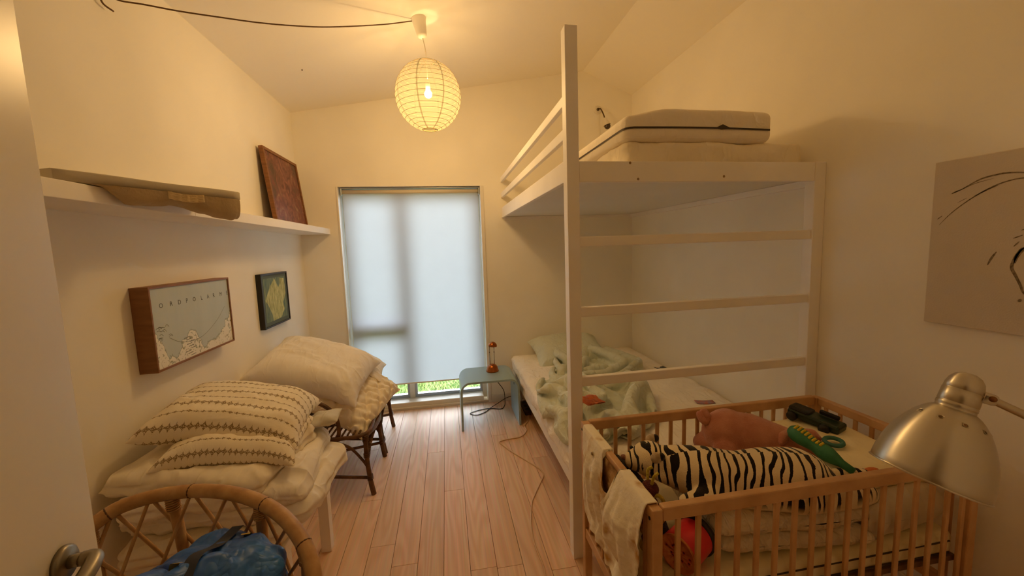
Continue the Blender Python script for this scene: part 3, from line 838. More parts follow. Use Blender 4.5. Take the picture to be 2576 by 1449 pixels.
# ================================================================== SOFT THINGS: helpers
def sim_pillow(w, h, n, m, steps=110, press=.012, tmax=.2, seed=0, iters=5, sag=None):
    """two sheets sewn along the border and blown up by pressure; returns top and bottom (n,m,3)"""
    rs = np.random.RandomState(seed)
    u, v = np.meshgrid(np.linspace(-w / 2, w / 2, n), np.linspace(-h / 2, h / 2, m), indexing='ij')
    X = np.stack([np.stack([u, v, 0 * u + .004], -1), np.stack([u, v, 0 * u - .004], -1)])
    nz = rs.normal(0, .0012, X.shape[:-1])
    X[..., 2] += nz
    prev = X.copy()
    Lu, Lv = w / (n - 1), h / (m - 1); Ld = math.hypot(Lu, Lv)
    sgn = np.array([1., -1.]).reshape(2, 1, 1, 1)
    def proj(A, Bq, L, ks, kc):
        d = Bq - A; l = np.sqrt((d * d).sum(-1, keepdims=True)) + 1e-9
        k = np.where(l > L, ks, kc)
        c = d * (.5 * k * (l - L) / l)
        A += c; Bq -= c
    for s in range(steps):
        vel = (X - prev) * .90
        prev = X.copy()
        du = np.zeros_like(X); dv = np.zeros_like(X)
        du[:, 1:-1] = X[:, 2:] - X[:, :-2]; du[:, 0] = X[:, 1] - X[:, 0]; du[:, -1] = X[:, -1] - X[:, -2]
        dv[:, :, 1:-1] = X[:, :, 2:] - X[:, :, :-2]; dv[:, :, 0] = X[:, :, 1] - X[:, :, 0]; dv[:, :, -1] = X[:, :, -1] - X[:, :, -2]
        nr = np.cross(du, dv); nr /= (np.linalg.norm(nr, axis=-1, keepdims=True) + 1e-9)
        X = X + vel + nr * sgn * press * min(1, s / 20)
        for it in range(iters):
            for o in (0, 1):
                proj(X[:, o:-1:2][:, :(n - o) // 2], X[:, o + 1::2][:, :(n - o) // 2], Lu, 1.0, .25)
                proj(X[:, :, o:-1:2][:, :, :(m - o) // 2], X[:, :, o + 1::2][:, :, :(m - o) // 2], Lv, 1.0, .25)
            for o in (0, 1):
                k_ = (n - o) // 2
                A = X[:, o:o + 2 * k_:2, :-1]; Bq = X[:, o + 1:o + 2 * k_:2, 1:]
                proj(A, Bq, Ld, .5, .1)
                A = X[:, o:o + 2 * k_:2, 1:]; Bq = X[:, o + 1:o + 2 * k_:2, :-1]
                proj(A, Bq, Ld, .5, .1)
            for sl in ((slice(0, 1), slice(None)), (slice(-1, None), slice(None)), (slice(None), slice(0, 1)), (slice(None), slice(-1, None))):
                a = .5 * (X[0][sl] + X[1][sl]); X[0][sl] = a; X[1][sl] = a
            gap = X[0, ..., 2] - X[1, ..., 2]
            ex = np.clip(gap - tmax, 0, None) * .5
            X[0, ..., 2] -= ex * .5; X[1, ..., 2] += ex * .5
            neg = np.clip(-gap, 0, None) * .5
            X[0, ..., 2] += neg; X[1, ..., 2] -= neg
    return X

def frame_map(c, ax, ay, bend=None):
    ax = np.array(ax, float); ax /= np.linalg.norm(ax); ay = np.array(ay, float); ay -= ax * (ay @ ax); ay /= np.linalg.norm(ay); az = np.cross(ax, ay)
    c = np.array(c, float)
    def f(P):
        P = np.asarray(P, float); Q = P.copy()
        if bend is not None: Q = bend(Q)
        return c + Q[..., :1] * ax + Q[..., 1:2] * ay + Q[..., 2:3] * az
    return f

def two_sheets(mb, X):
    n, m = X.shape[1:3]
    mb.grid(X[0]); mb.grid(X[1][::-1])
    return mb

def soft_slab(lx, ly, T, nx=46, ny=46, p=7.0, seed=0, amp=.006, fr=7.0, crease=.0, cf=3.0, aniso=(1, 1, 1)):
    """rounded cushion-like slab, local coordinates"""
    def ease(k):                      # denser rows near the edge
        t = np.linspace(-1, 1, k); return np.sign(t) * (1 - (1 - np.abs(t)) ** 1.7)
    u, v = np.meshgrid(ease(nx), ease(ny), indexing='ij')
    t = np.sqrt(np.clip(1 - np.abs(u) ** p, 0, 1)) * np.sqrt(np.clip(1 - np.abs(v) ** p, 0, 1))
    X = np.zeros((2, nx, ny, 3))
    X[..., 0] = u * lx / 2; X[..., 1] = v * ly / 2
    X[0, ..., 2] = t * T / 2; X[1, ..., 2] = -t * T / 2
    an = np.array(aniso, float)
    for k in (0, 1):
        Q = X[k] * an
        d = amp * noise(Q + 3.1 * k, fr, seed, 3)
        if crease: d = d + crease * (billow(Q, cf, seed + 5, 2) - .5)
        X[k, ..., 2] += d * (.25 + .75 * t) * (1 if k == 0 else -1)
    sh = amp * noise(X[0] * an, fr * .7, seed + 9, 2)
    X[..., 0] += sh; X[..., 1] += amp * noise(X[0] * an, fr * .7, seed + 19, 2)
    return X

def sim_cloth(n, m, w, h, start, bounds, zfloor, steps=70, grav=.0022, iters=6, bend=.35, seed=1, amp=.10, stiffc=.6, gaps=(2, 4)):
    """position-based cloth pushed together inside bounds so that it buckles into folds"""
    u, v = np.meshgrid(np.linspace(0, 1, n), np.linspace(0, 1, m), indexing='ij')
    X = start(u, v)
    X[..., 2] += amp * np.abs(noise(X, 3.0, seed, 2)) + .006 * noise(X, 17, seed + 4, 2)
    prev = X.copy()
    Lu, Lv = w / (n - 1), h / (m - 1); Ld = math.hypot(Lu, Lv)
    def proj(A, Bq, L, ks, kc):
        d = Bq - A; l = np.sqrt((d * d).sum(-1, keepdims=True)) + 1e-9
        c = d * (.5 * np.where(l > L, ks, kc) * (l - L) / l)
        A += c; Bq -= c
    def pairs(axis, gap, L, ks, kc):
        N_ = X.shape[axis]
        for o in range(2 * gap):
            ia = np.arange(o, N_ - gap, 2 * gap)
            if len(ia) == 0: continue
            A = np.take(X, ia, axis); Bq = np.take(X, ia + gap, axis)
            proj(A, Bq, L, ks, kc)
            if axis == 0: X[ia] = A; X[ia + gap] = Bq
            else: X[:, ia] = A; X[:, ia + gap] = Bq
    for s in range(steps):
        vel = (X - prev) * .82
        prev = X.copy()
        X = X + vel; X[..., 2] -= grav
        for it in range(iters):
            pairs(0, 1, Lu, 1.0, stiffc); pairs(1, 1, Lv, 1.0, stiffc)
            
            for g_ in gaps: pairs(0, g_, g_ * Lu, 0.0, bend); pairs(1, g_, g_ * Lv, 0.0, bend)
            for o in (0, 1):
                k_ = (n - o) // 2
                proj(X[o:o + 2 * k_:2, :-1], X[o + 1:o + 2 * k_:2, 1:], Ld, .5, .25)
                proj(X[o:o + 2 * k_:2, 1:], X[o + 1:o + 2 * k_:2, :-1], Ld, .5, .25)
            lo, hi, y0, y1 = bounds(X[..., 1])
            X[..., 0] = np.clip(X[..., 0], lo, hi); X[..., 1] = np.clip(X[..., 1], y0, y1)
            zf = zfloor(X)
            hit = X[..., 2] < zf
            X[..., 2] = np.where(hit, zf, X[..., 2])
        hit = X[..., 2] < zf + .004
        X[..., :2] = np.where(hit[..., None], prev[..., :2] + (X[..., :2] - prev[..., :2]) * .25, X[..., :2])
    return X

def plump_slab(lx, ly, T, nx=60, ny=60, seed=0, amp=.006, fr=7.0, crease=.008, groove=.012, round_=.05, rows=14):
    """folded duvet: flat rounded block with full round sides and a seam groove half way up"""
    def ease(L, k):
        # rows concentrated in the rounded side
        e = T / 2; inner = np.linspace(-(L / 2 - e), L / 2 - e, k - 2 * rows)
        a = np.linspace(0, math.pi / 2, rows + 1)[1:]
        out_ = (L / 2 - e) + e * np.sin(a)
        return np.concatenate([-out_[::-1], inner, out_])
    gx, gy = np.meshgrid(ease(lx, nx), ease(ly, ny), indexing='ij')
    # rounded corners in plan
    rc = max(round_, T * .55)
    qx = np.clip(np.abs(gx) - (lx / 2 - rc), 0, None) / rc; qy = np.clip(np.abs(gy) - (ly / 2 - rc), 0, None) / rc
    ma, mb_ = qx * np.sqrt(1 - qy ** 2 / 2), qy * np.sqrt(1 - qx ** 2 / 2)
    px_ = np.where(qx > 0, np.sign(gx) * (lx / 2 - rc + ma * rc), gx); py_ = np.where(qy > 0, np.sign(gy) * (ly / 2 - rc + mb_ * rc), gy)
    e = rc * (1 - np.clip(np.hypot(ma, mb_), 0, 1))
    q = np.clip(e / (T / 2), 0, 1)
    t = np.sqrt(np.clip(1 - (1 - q) ** 2, 0, 1))
    X = np.zeros((2, nx, ny, 3))
    X[..., 0] = px_; X[..., 1] = py_
    X[0, ..., 2] = t * T / 2; X[1, ..., 2] = -t * T / 2
    g = np.exp(-(t / .22) ** 2) * groove
    for k in (0, 1):
        X[k, ..., 0] -= np.sign(gx) * g * (np.abs(gx) / (lx / 2)) ** 6
        X[k, ..., 1] -= np.sign(gy) * g * (np.abs(gy) / (ly / 2)) ** 6
    for k in (0, 1):
        Q = X[k] * np.array([1, .7, 1.6])
        wq = Q + .05 * np.stack([noise(Q, 6, seed + 71, 2), noise(Q, 6, seed + 72, 2), 0 * gx], -1)
        rid = (1 - np.abs(noise(wq * np.array([1.0, 2.2, 1.0]), 6.0, seed + 7, 1))) ** 4 - .25
        rid2 = (1 - np.abs(noise(wq * np.array([2.4, .9, 1.0]), 9.0, seed + 8, 1))) ** 5 - .2
        d = amp * noise(Q, fr, seed, 2) + crease * rid + crease * .7 * rid2
        X[k, ..., 2] += d * (.15 + .85 * t) * (1 if k == 0 else -1)
        rad = (1 - t) * 1.0
        X[k, ..., 0] += np.sign(gx) * (np.abs(gx) > lx / 2 - T / 2) * rad * (d * .9)
        X[k, ..., 1] += np.sign(gy) * (np.abs(gy) > ly / 2 - T / 2) * rad * (d * .9)
    w_ = amp * 1.6 * noise(X[0] * np.array([1, 1, 0]), 4.0, seed + 9, 2)
    X[..., 0] += w_; X[..., 1] += amp * 1.6 * noise(X[0] * np.array([1, 1, 0]), 4.0, seed + 19, 2)
    b_ = .5 * (X[0] + X[1]); edge = np.zeros_like(q, bool); edge[0] = edge[-1] = True; edge[:, 0] = edge[:, -1] = True
    for k in (0, 1): X[k][edge] = b_[edge]
    return X

def fabric(name, col, var=.05, bump=.25, bscale=40, rough=.9, vscale=5, col2=None, sheen=.0, wr=6.0):
    """cloth: soft creases at two sizes plus a fine weave"""
    m = simple(name, col, rough, var=var, vscale=vscale, spec=.15, col2=col2, sheen=sheen)
    nt = m.node_tree; p = nt.nodes['Principled BSDF']
    tc = N(nt, 'ShaderNodeTexCoord')
    def ridge(scale, stretch, rot, pw):
        mp = N(nt, 'ShaderNodeMapping', Scale=stretch, Rotation=rot); nt.links.new(tc.outputs['Object'], mp.inputs['Vector'])
        nz = N(nt, 'ShaderNodeTexNoise', Scale=scale * .55, Detail=1.5, Roughness=.45, Distortion=.6); nt.links.new(mp.outputs[0], nz.inputs['Vector'])
        a = N(nt, 'ShaderNodeMath', operation='SUBTRACT'); nt.links.new(nz.outputs['Fac'], a.inputs[0]); a.inputs[1].default_value = .5
        b_ = N(nt, 'ShaderNodeMath', operation='ABSOLUTE'); nt.links.new(a.outputs[0], b_.inputs[0])
        c = N(nt, 'ShaderNodeMath', operation='MULTIPLY_ADD'); nt.links.new(b_.outputs[0], c.inputs[0]); c.inputs[1].default_value = -5.0; c.inputs[2].default_value = 1.0
        d = N(nt, 'ShaderNodeMath', operation='MAXIMUM'); nt.links.new(c.outputs[0], d.inputs[0]); d.inputs[1].default_value = 0.0
        e = N(nt, 'ShaderNodeMath', operation='POWER'); nt.links.new(d.outputs[0], e.inputs[0]); e.inputs[1].default_value = pw
        return e.outputs[0]
    r1 = ridge(wr, (1, 2.0, 1.4), (0, 0, .6), 1.6); r2 = ridge(wr * 2.1, (2.2, 1.0, 1.2), (.3, 0, -.4), 1.6)
    nb = N(nt, 'ShaderNodeTexNoise', Scale=bscale, Detail=4.0); nt.links.new(tc.outputs['Object'], nb.inputs['Vector'])
    s1 = N(nt, 'ShaderNodeMath', operation='MULTIPLY_ADD'); nt.links.new(r2, s1.inputs[0]); s1.inputs[1].default_value = .55; nt.links.new(r1, s1.inputs[2])
    s2 = N(nt, 'ShaderNodeMath', operation='MULTIPLY_ADD'); nt.links.new(nb.outputs['Fac'], s2.inputs[0]); s2.inputs[1].default_value = .45; nt.links.new(s1.outputs[0], s2.inputs[2])
    bp = N(nt, 'ShaderNodeBump', Strength=min(1.0, bump * 1.6), Distance=.008)
    nt.links.new(s2.outputs[0], bp.inputs['Height']); nt.links.new(bp.outputs['Normal'], p.inputs['Normal'])
    return m
M['white_cotton'] = fabric('white_cotton', srgb(243, 238, 229), bump=.30, bscale=22)
M['white_cotton2'] = fabric('off_white_cotton', srgb(238, 230, 213), bump=.35, bscale=16)
M['cream_cotton'] = fabric('cream_cotton', srgb(240, 231, 212), bump=.35, bscale=14)

def press(X, others, d, gap=.002, soft=3):
    """push the part of soft thing X that lies inside the others out along d, so that it yields where they touch"""
    from mathutils.bvhtree import BVHTree
    bpy.context.view_layer.update(); dg = bpy.context.evaluated_depsgraph_get()
    me = X.data; n = len(me.vertices)
    co = np.zeros(n * 3); me.vertices.foreach_get('co', co); co = co.reshape(-1, 3)
    ed = np.zeros(len(me.edges) * 2, int); me.edges.foreach_get('vertices', ed); ed = ed.reshape(-1, 2)
    D_ = Vector(d).normalized(); dn_ = np.array(D_)
    for Y in others:
        ev = Y.evaluated_get(dg); m2 = ev.to_mesh(); mw = Y.matrix_world
        vs = [mw @ v.co for v in m2.vertices]; fs = [tuple(q.vertices) for q in m2.polygons]; ev.to_mesh_clear()
        tr = BVHTree.FromPolygons(vs, fs); V_ = np.array([v[:] for v in vs]); lo, hi = V_.min(0), V_.max(0)
        push = np.zeros(n)
        for i in np.nonzero(((co > lo - .001) & (co < hi + .001)).all(1))[0]:
            p = Vector(co[i]); q = p.copy(); hits = []
            while len(hits) < 12:
                h = tr.ray_cast(q, D_)
                if h[0] is None: break
                hits.append((h[0] - p).length); q = h[0] + D_ * 1e-5
            if len(hits) % 2: push[i] = max(0, hits[0] - gap)
        base = push.copy()
        for _ in range(soft):                     # the dent fades out round the contact
            acc = np.zeros(n); cnt = np.zeros(n)
            np.add.at(acc, ed[:, 0], push[ed[:, 1]]); np.add.at(acc, ed[:, 1], push[ed[:, 0]]); np.add.at(cnt, ed[:, 0], 1); np.add.at(cnt, ed[:, 1], 1)
            push = np.maximum(base, .5 * push + .5 * acc / np.maximum(cnt, 1) * .8)
        co = co + push[:, None] * dn_
    me.vertices.foreach_set('co', co.ravel()); me.update()

def carve(o, cutters):
    """cut real holes into o; cutters are MB shapes in o's own coordinates"""
    hold = []
    for c in cutters:
        k = c.build('cutter', o.data.materials[0]); k.matrix_world = Matrix.Identity(4); hold.append(k)
        md = o.modifiers.new('b', 'BOOLEAN'); md.operation = 'DIFFERENCE'; md.solver = 'EXACT'; md.object = k
    mw, par = o.matrix_world.copy(), o.parent
    o.parent = None; o.matrix_world = Matrix.Identity(4); bpy.context.view_layer.update()
    m2 = bpy.data.meshes.new_from_object(o.evaluated_get(bpy.context.evaluated_depsgraph_get()))
    o.modifiers.clear(); o.data = m2
    for k in hold: bpy.data.objects.remove(k)
    return o

# ================================================================== SMALL WHITE TABLE WITH FOLDED DUVETS
TX0, TX1, TY0, TY1, TZ = -1.225, -.668, 1.53, 2.085, .435
tb = thing('side_table', 'square white side table carrying the pile of folded duvets', 'table', ((TX0 + TX1) / 2, (TY0 + TY1) / 2, 0))
MB().box(TX0, TX1, TY0, TY1, TZ - .05, TZ, .003).build('table_top', M['white_wood'], tb)
for a, b in ((TX0, TY0), (TX1 - .05, TY0), (TX0, TY1 - .05), (TX1 - .05, TY1 - .05)):
    MB().box(a, a + .05, b, b + .05, 0, TZ - .05, .002).build('leg', M['white_wood'], tb)

def duvet(label, c, lx, ly, T, rot, tilt, seed, mat, amp=.007, fr=7, crease=.006, bendz=0.0, skew=0.0):
    X = plump_slab(lx, ly, T, 66, 62, seed, amp, fr, crease)
    ax = (math.cos(rot), math.sin(rot), tilt[0]); ay = (-math.sin(rot), math.cos(rot), tilt[1])
    def bend(Q):
        Q = Q.copy(); Q[..., 2] += bendz * (Q[..., 0] / lx * 2) ** 2 + skew * Q[..., 1] * Q[..., 0]
        # fold line round the edge: the layers of the folded duvet
        e = np.maximum(np.abs(Q[..., 0]) / (lx / 2), np.abs(Q[..., 1]) / (ly / 2))
        return Q
    # pinch the edge into two plump layers
    for k in (0, 1):
        z = X[k, ..., 2]
    f = frame_map(c, ax, ay, bend)
    mb = MB(); two_sheets(mb, f(X))
    o = mb.build('folded_duvet', mat)
    md = o.modifiers.new('subsurf', 'SUBSURF'); md.levels = 1; md.render_levels = 1
    tag(o, label, 'duvet')
    return o
DV0 = duvet('flat folded white duvet lying directly on the white side table', (-.955, 1.79, TZ + .043), .58, .57, .085, R(2), (0.0, 0.0), 11, M['white_cotton2'], crease=.014, amp=.004)
DV1 = duvet('plump white duvet folded over, second up in the pile on the side table', (-.895, 1.815, TZ + .128), .68, .54, .108, R(-4), (-.03, .0), 12, M['white_cotton'], crease=.021, amp=.007, bendz=-.012)
DV2 = duvet('white duvet folded thick, third up in the pile on the side table', (-.925, 1.79, TZ + .222), .63, .56, .100, R(5), (-.07, .02), 13, M['white_cotton'], crease=.021, amp=.008, bendz=-.018)
DV3 = duvet('greyish white folded duvet directly under the striped pillows', (-.965, 1.775, TZ + .306), .55, .53, .086, R(-6), (-.12, .03), 14, M['white_cotton2'], crease=.020, amp=.009, bendz=-.02)

# ---- striped pillowcase: rows of small stars between bands
def striped_mat():
    m, nt, p = newmat('striped_pillowcase')
    tc = N(nt, 'ShaderNodeTexCoord'); sx = N(nt, 'ShaderNodeSeparateXYZ'); nt.links.new(tc.outputs['UV'], sx.inputs[0])
    def mth(op, a, b=None, c=None):
        n = N(nt, 'ShaderNodeMath', operation=op)
        for i, q in enumerate((a, b, c)):
            if q is None: continue
            if isinstance(q, (int, float)): n.inputs[i].default_value = q
            else: nt.links.new(q, n.inputs[i])
        return n.outputs[0]
    U, Vv = sx.outputs['X'], sx.outputs['Y']
    f = mth('FRACT', mth('MULTIPLY', Vv, 9.0))                   # position across one stripe
    near = mth('SUBTRACT', .13, mth('ABSOLUTE', mth('SUBTRACT', f, .5)))     # band of motifs
    mx_ = mth('ABSOLUTE', mth('SUBTRACT', mth('FRACT', mth('MULTIPLY', U, 26.0)), .5))
    par = mth('GREATER_THAN', mth('FRACT', mth('MULTIPLY', Vv, 4.5)), .5)
    my_ = mth('ABSOLUTE', mth('MULTIPLY', mth('SUBTRACT', f, .5), mth('MULTIPLY_ADD', par, 4.5, 2.6)))
    star = mth('LESS_THAN', mth('ADD', mth('POWER', mx_, .55), mth('POWER', my_, .55)), .98)
    nz = N(nt, 'ShaderNodeTexNoise', Scale=160.0, Detail=2.0); nt.links.new(tc.outputs['UV'], nz.inputs['Vector'])
    star = mth('MULTIPLY', star, mth('GREATER_THAN', nz.outputs['Fac'], .44))
    dots = mth('MULTIPLY', mth('GREATER_THAN', near, 0.0), mth('GREATER_THAN', nz.outputs['Fac'], .62))
    mask = mth('MAXIMUM', star, mth('MULTIPLY', dots, .55))
    mix = N(nt, 'ShaderNodeMix', data_type='RGBA'); mix.inputs[6].default_value = srgb(240, 231, 211); mix.inputs[7].default_value = srgb(150, 130, 98)
    nt.links.new(mask, mix.inputs[0]); nt.links.new(mix.outputs[2], p.inputs['Base Color'])
    p.inputs['Roughness'].default_value = .9; p.inputs['Specular IOR Level'].default_value = .15
    nb = N(nt, 'ShaderNodeTexNoise', Scale=9.0, Detail=5.0, Distortion=1.0); nt.links.new(tc.outputs['Object'], nb.inputs['Vector'])
    bp = N(nt, 'ShaderNodeBump', Strength=.7, Distance=.01); nt.links.new(nb.outputs['Fac'], bp.inputs['Height']); nt.links.new(bp.outputs['Normal'], p.inputs['Normal'])
    return m
def sheets_object(name, X, mat, parent=None, uvs=True, sub=1):
    """mesh of two sewn sheets with a UV map, world coordinates in X"""
    k_, n, m = X.shape[:3]
    mb = MB(); two_sheets(mb, X)
    me = bpy.data.meshes.new(name)
    off = ORIGIN.get(parent.name, np.zeros(3)) if parent is not None else np.zeros(3)
    me.from_pydata([tuple(np.array(q) - off) for q in mb.v], [], mb.f)
    uv = me.uv_layers.new(name='uv')
    gu, gv = np.meshgrid(np.linspace(0, 1, n), np.linspace(0, 1, m), indexing='ij')
    top = np.stack([gu, gv], -1).reshape(-1, 2); bot = np.stack([gu[::-1], gv], -1).reshape(-1, 2)
    allu = np.concatenate([top, bot]); li = np.array([l.vertex_index for l in me.loops])
    uv.data.foreach_set('uv', allu[li].ravel())
    me.polygons.foreach_set('use_smooth', [True] * len(me.polygons))
    bm = bmesh.new(); bm.from_mesh(me); bmesh.ops.remove_doubles(bm, verts=bm.verts, dist=1e-5); bmesh.ops.recalc_face_normals(bm, faces=bm.faces); bm.to_mesh(me); bm.free()
    me.materials.append(mat)
    o = bpy.data.objects.new(name, me); COL.objects.link(o)
    if parent is not None: o.parent = parent; ORIGIN[o.name] = off
    if sub: md = o.modifiers.new('subsurf', 'SUBSURF'); md.levels = sub; md.render_levels = sub
    return o
M['striped'] = striped_mat()
def wrinkle(X, amp, fr, seed):
    X = X.copy()
    n, m = X.shape[1:3]
    gu, gv = np.meshgrid(np.linspace(-.5, .5, n), np.linspace(-.5, .5, m), indexing='ij')
    edge = smoothstep(0, .06, np.minimum(.5 - np.abs(gu), .5 - np.abs(gv)))
    for k, sg in ((0, 1), (1, -1)):
        Q = X[k] * np.array([1, 1, 0]) + 9.7 * k
        wq = Q + .08 * np.stack([noise(Q, 5, seed, 2), noise(Q, 5, seed + 1, 2), 0 * gu], -1)
        r1 = (1 - np.abs(noise(wq * np.array([1.0, 2.6, 1]), fr, seed + 2))) ** 5
        r2 = (1 - np.abs(noise(wq * np.array([2.8, 1.0, 1]), fr * 1.3, seed + 3))) ** 5
        X[k, ..., 2] += sg * amp * edge * (r1 + .8 * r2 - .45 + .8 * noise(Q, fr * .6, seed + 5))
    return X
PIL = sim_pillow(.62, .52, 50, 44, 120, .0005, .15, 2)
def bend_pillow(amount, tx=0.0, ty=0.0):
    def b(Q):
        Q = Q.copy(); Q[..., 2] += -amount * (Q[..., 0] ** 2) - amount * .6 * Q[..., 1] ** 2 + tx * Q[..., 0] + ty * Q[..., 1]
        return Q
    return b
X = frame_map((-.895, 1.80, TZ + .368), (1, .12, -.14), (-.12, 1, .0), bend_pillow(.55))(wrinkle(PIL, .010, 6, 4) * np.array([.80, .92, .70]))
o = SP0 = sheets_object('pillow', X, M['striped']); tag(o, 'white pillow with brown star stripes squeezed under the topmost striped pillow', 'pillow')
X = frame_map((-.948, 1.895, TZ + .440), (1, .10, -.22), (-.20, 1, .06), bend_pillow(.45))(wrinkle(PIL, .009, 5, 8) * np.array([.98, .98, 1.0]))
o = SP1 = sheets_object('pillow', X, M['striped']); tag(o, 'white pillow with brown star stripes on top of the duvet pile', 'pillow')
# dark blue cloth poking out at the wall side
X = soft_slab(.16, .20, .03, 20, 20, 4, 44, .006, 9)
o = MB(); two_sheets(o, frame_map((-1.145, 1.745, TZ + .345), (1, .2, .12), (-.2, 1, 0))(X)); o = o.build('folded_cloth', fabric('navy_cloth', srgb(50, 46, 62)))
NAVY = o; tag(o, 'dark navy cloth poking out below the striped pillow by the wall', 'cloth')
X = soft_slab(.15, .16, .05, 24, 24, 3, 45, .016, 16, .012, 9)
o = MB(); two_sheets(o, frame_map((-.655, 2.06, TZ + .285), (1, .1, .1), (-.1, 1, 0))(X)); o = o.build('crumpled_cloth', fabric('grey_cloth', srgb(206, 202, 190)))
GREYC = o; tag(o, 'small crumpled pale grey cloth between striped pillow and rattan chair', 'cloth')
# the pile gives way where its pieces lie on each other
press(SP0, [NAVY], (0, 0, 1)); press(SP0, [SP1], (0, 0, -1))
press(GREYC, [SP1, SP0], (1, .3, -.2)); press(DV3, [SP1, SP0, NAVY, GREYC], (0, 0, -1)); press(DV2, [DV3, SP0, GREYC], (0, 0, -1)); press(DV1, [DV2, DV3, GREYC], (0, 0, -1)); press(DV0, [DV1, DV2], (0, 0, -1))
press(NAVY, [DV3], (0, 0, 1)); press(SP0, [NAVY], (0, 0, 1)); press(DV3, [SP0], (0, 0, -1))
press(DV0, [q for q in tb.children if q.name.startswith('table_top')], (0, 0, 1))

# ================================================================== RATTAN CHAIRS BY THE WINDOW
def rattan_mat(name, c1, c2, scale=30):
    m = simple(name, srgb(*c1), .5, var=.6, vscale=scale, col2=srgb(*c2), bump=.2, bscale=50)
    return m
M['rattan_dark'] = rattan_mat('dark_rattan', (110, 74, 44), (78, 50, 30))
M['rattan_light'] = rattan_mat('light_rattan', (204, 164, 112), (172, 128, 80), 16)
def wrap(mb, a, b_, r, turns, rad=.0022):
    """binding wound round a short piece between a and b"""
    a, b_ = np.array(a, float), np.array(b_, float); d = b_ - a; L = np.linalg.norm(d); d = d / L
    o1 = np.cross(d, (0, 0, 1)) if abs(d[2]) < .9 else np.cross(d, (1, 0, 0)); o1 /= np.linalg.norm(o1); o2 = np.cross(d, o1)
    pts = [a + d * L * k / (turns * 8) + (o1 * math.cos(k * math.pi / 4) + o2 * math.sin(k * math.pi / 4)) * r for k in range(turns * 8 + 1)]
    mb.tube(pts, rad, 5)
    return mb
def rattan_chair(cy, label, outer, group=None):
    """chair facing +x; cy: centre of the width along y"""
    hw = .234
    root = thing('rattan_chair', label, 'chair', (-.85, cy, 0), group)
    mt = M['rattan_dark']
    for s in (-1, 1):
        y = cy + s * hw
        MB().tube(catmull([(-.535, y - s * .0, 0), (-.55, y, .10), (-.562, y, .25), (-.562, y, .405)], 5), [.0165] * 5 + [.015] * 11, 10).build('leg', mt, root)
        MB().tube(catmull([(-1.13, y * .3 + cy * .7, 0), (-1.10, y * .45 + cy * .55, .2), (-1.08, y * .6 + cy * .4, .405)], 5), .015, 10).build('leg', mt, root)
        # brace from seat rail down to the leg, lower stretcher
        MB().tube(catmull([(-.76, cy + s * (hw + .005), .385), (-.66, cy + s * hw, .33), (-.59, y, .24), (-.562, y, .19)], 6), .009, 8).build('brace', mt, root)
        MB().tube([(-.548, y, .115), (-1.115, y * .38 + cy * .62, .115)], .011, 8).build('stretcher', mt, root)
        for a_, b_, k_ in (((-.549, y, .10), (-.551, y, .135), 4), ((-.562, y, .255), (-.562, y, .285), 4), ((-.562, y, .36), (-.562, y, .405), 5)):
            w_ = MB(); wrap(w_, a_, b_, .0185, k_); w_.build('binding', mt, root)
        # raised arm on the outer side; on the side towards the other chair a low side rail that climbs at the back
        if s == outer:
            pts = [(-.725, cy + s * (hw + .002), .385), (-.715, cy + s * (hw + .004), .48), (-.745, cy + s * (hw + .004), .575), (-.83, cy + s * (hw + .004), .645), (-.97, cy + s * (hw - .01), .672), (-1.12, cy + s * (hw - .09), .68), (-1.175, cy, .68)]
        else:
            pts = [(-.725, cy + s * (hw - .002), .385), (-.80, cy + s * (hw - .002), .415), (-.95, cy + s * (hw - .004), .43), (-1.08, cy + s * (hw - .03), .47), (-1.145, cy + s * (hw - .07), .57), (-1.168, cy + s * (hw - .13), .66), (-1.175, cy, .68)]
        MB().tube(catmull(pts, 7), .0125, 9).build('arm_hoop', mt, root)
    # seat frame ring, woven seat
    ring = [(-.562, cy - hw, .41), (-.545, cy, .415), (-.562, cy + hw, .41), (-.80, cy + hw + .002, .40), (-1.03, cy + hw - .05, .40), (-1.13, cy, .40), (-1.03, cy - hw + .05, .40), (-.80, cy - hw - .002, .40)]
    MB().tube(catmull(ring, 6, True), .013, 8, closed=True).build('seat_frame', mt, root)
    fr_ = MB(); fr_.tube(catmull([(-.562, cy - hw, .40), (-.535, cy - hw * .5, .392), (-.525, cy, .39), (-.535, cy + hw * .5, .392), (-.562, cy + hw, .40)], 6), .017, 10)
    fr_.build('front_rail', mt, root)
    ap = MB(); arc = catmull([(-.560, cy - hw, .245), (-.548, cy - hw * .84, .33), (-.540, cy - hw * .5, .365), (-.536, cy, .372), (-.540, cy + hw * .5, .365), (-.548, cy + hw * .84, .33), (-.560, cy + hw, .245)], 6)
    ap.tube(arc, .013, 9); ap.build('apron_arch', mt, root)
    wv = MB()
    for k in range(0, len(arc) - 1, 1): wrap(wv, arc[k], arc[k + 1], .0145, 2, .0022)
    wv.build('apron_binding', mt, root)
    for k in range(15):
        t = -1 + 2 * (k + .5) / 15; half = .245 if abs(t) < .8 else .22
        x_ = -.585 - .50 * (k + .5) / 15
        hh = hw - .002 if x_ > -.95 else hw * (1 - ((-.95 - x_) / .25) ** 1.2 * .55)
        MB().tube([(x_, cy - hh, .412), (x_ + .004, cy, .404), (x_, cy + hh, .412)], .0065, 6).build('seat_cane', mt, root)
    # back: spindles between seat ring and hoop
    for k in range(7):
        a = -1 + 2 * k / 6
        bx = -1.13 + .06 * a * a; tx = -1.172 + .055 * a * a
        MB().tube(catmull([(bx, cy + a * hw * .62, .40), (tx - .0, cy + a * hw * .62, .54), (tx, cy + a * hw * .64, .676 - .010 * a * a)], 4), .007, 6).build('back_cane', mt, root)
    return root
rattan_chair(2.732, 'dark rattan chair between the side table and the second rattan chair, pillows piled on it', -1)
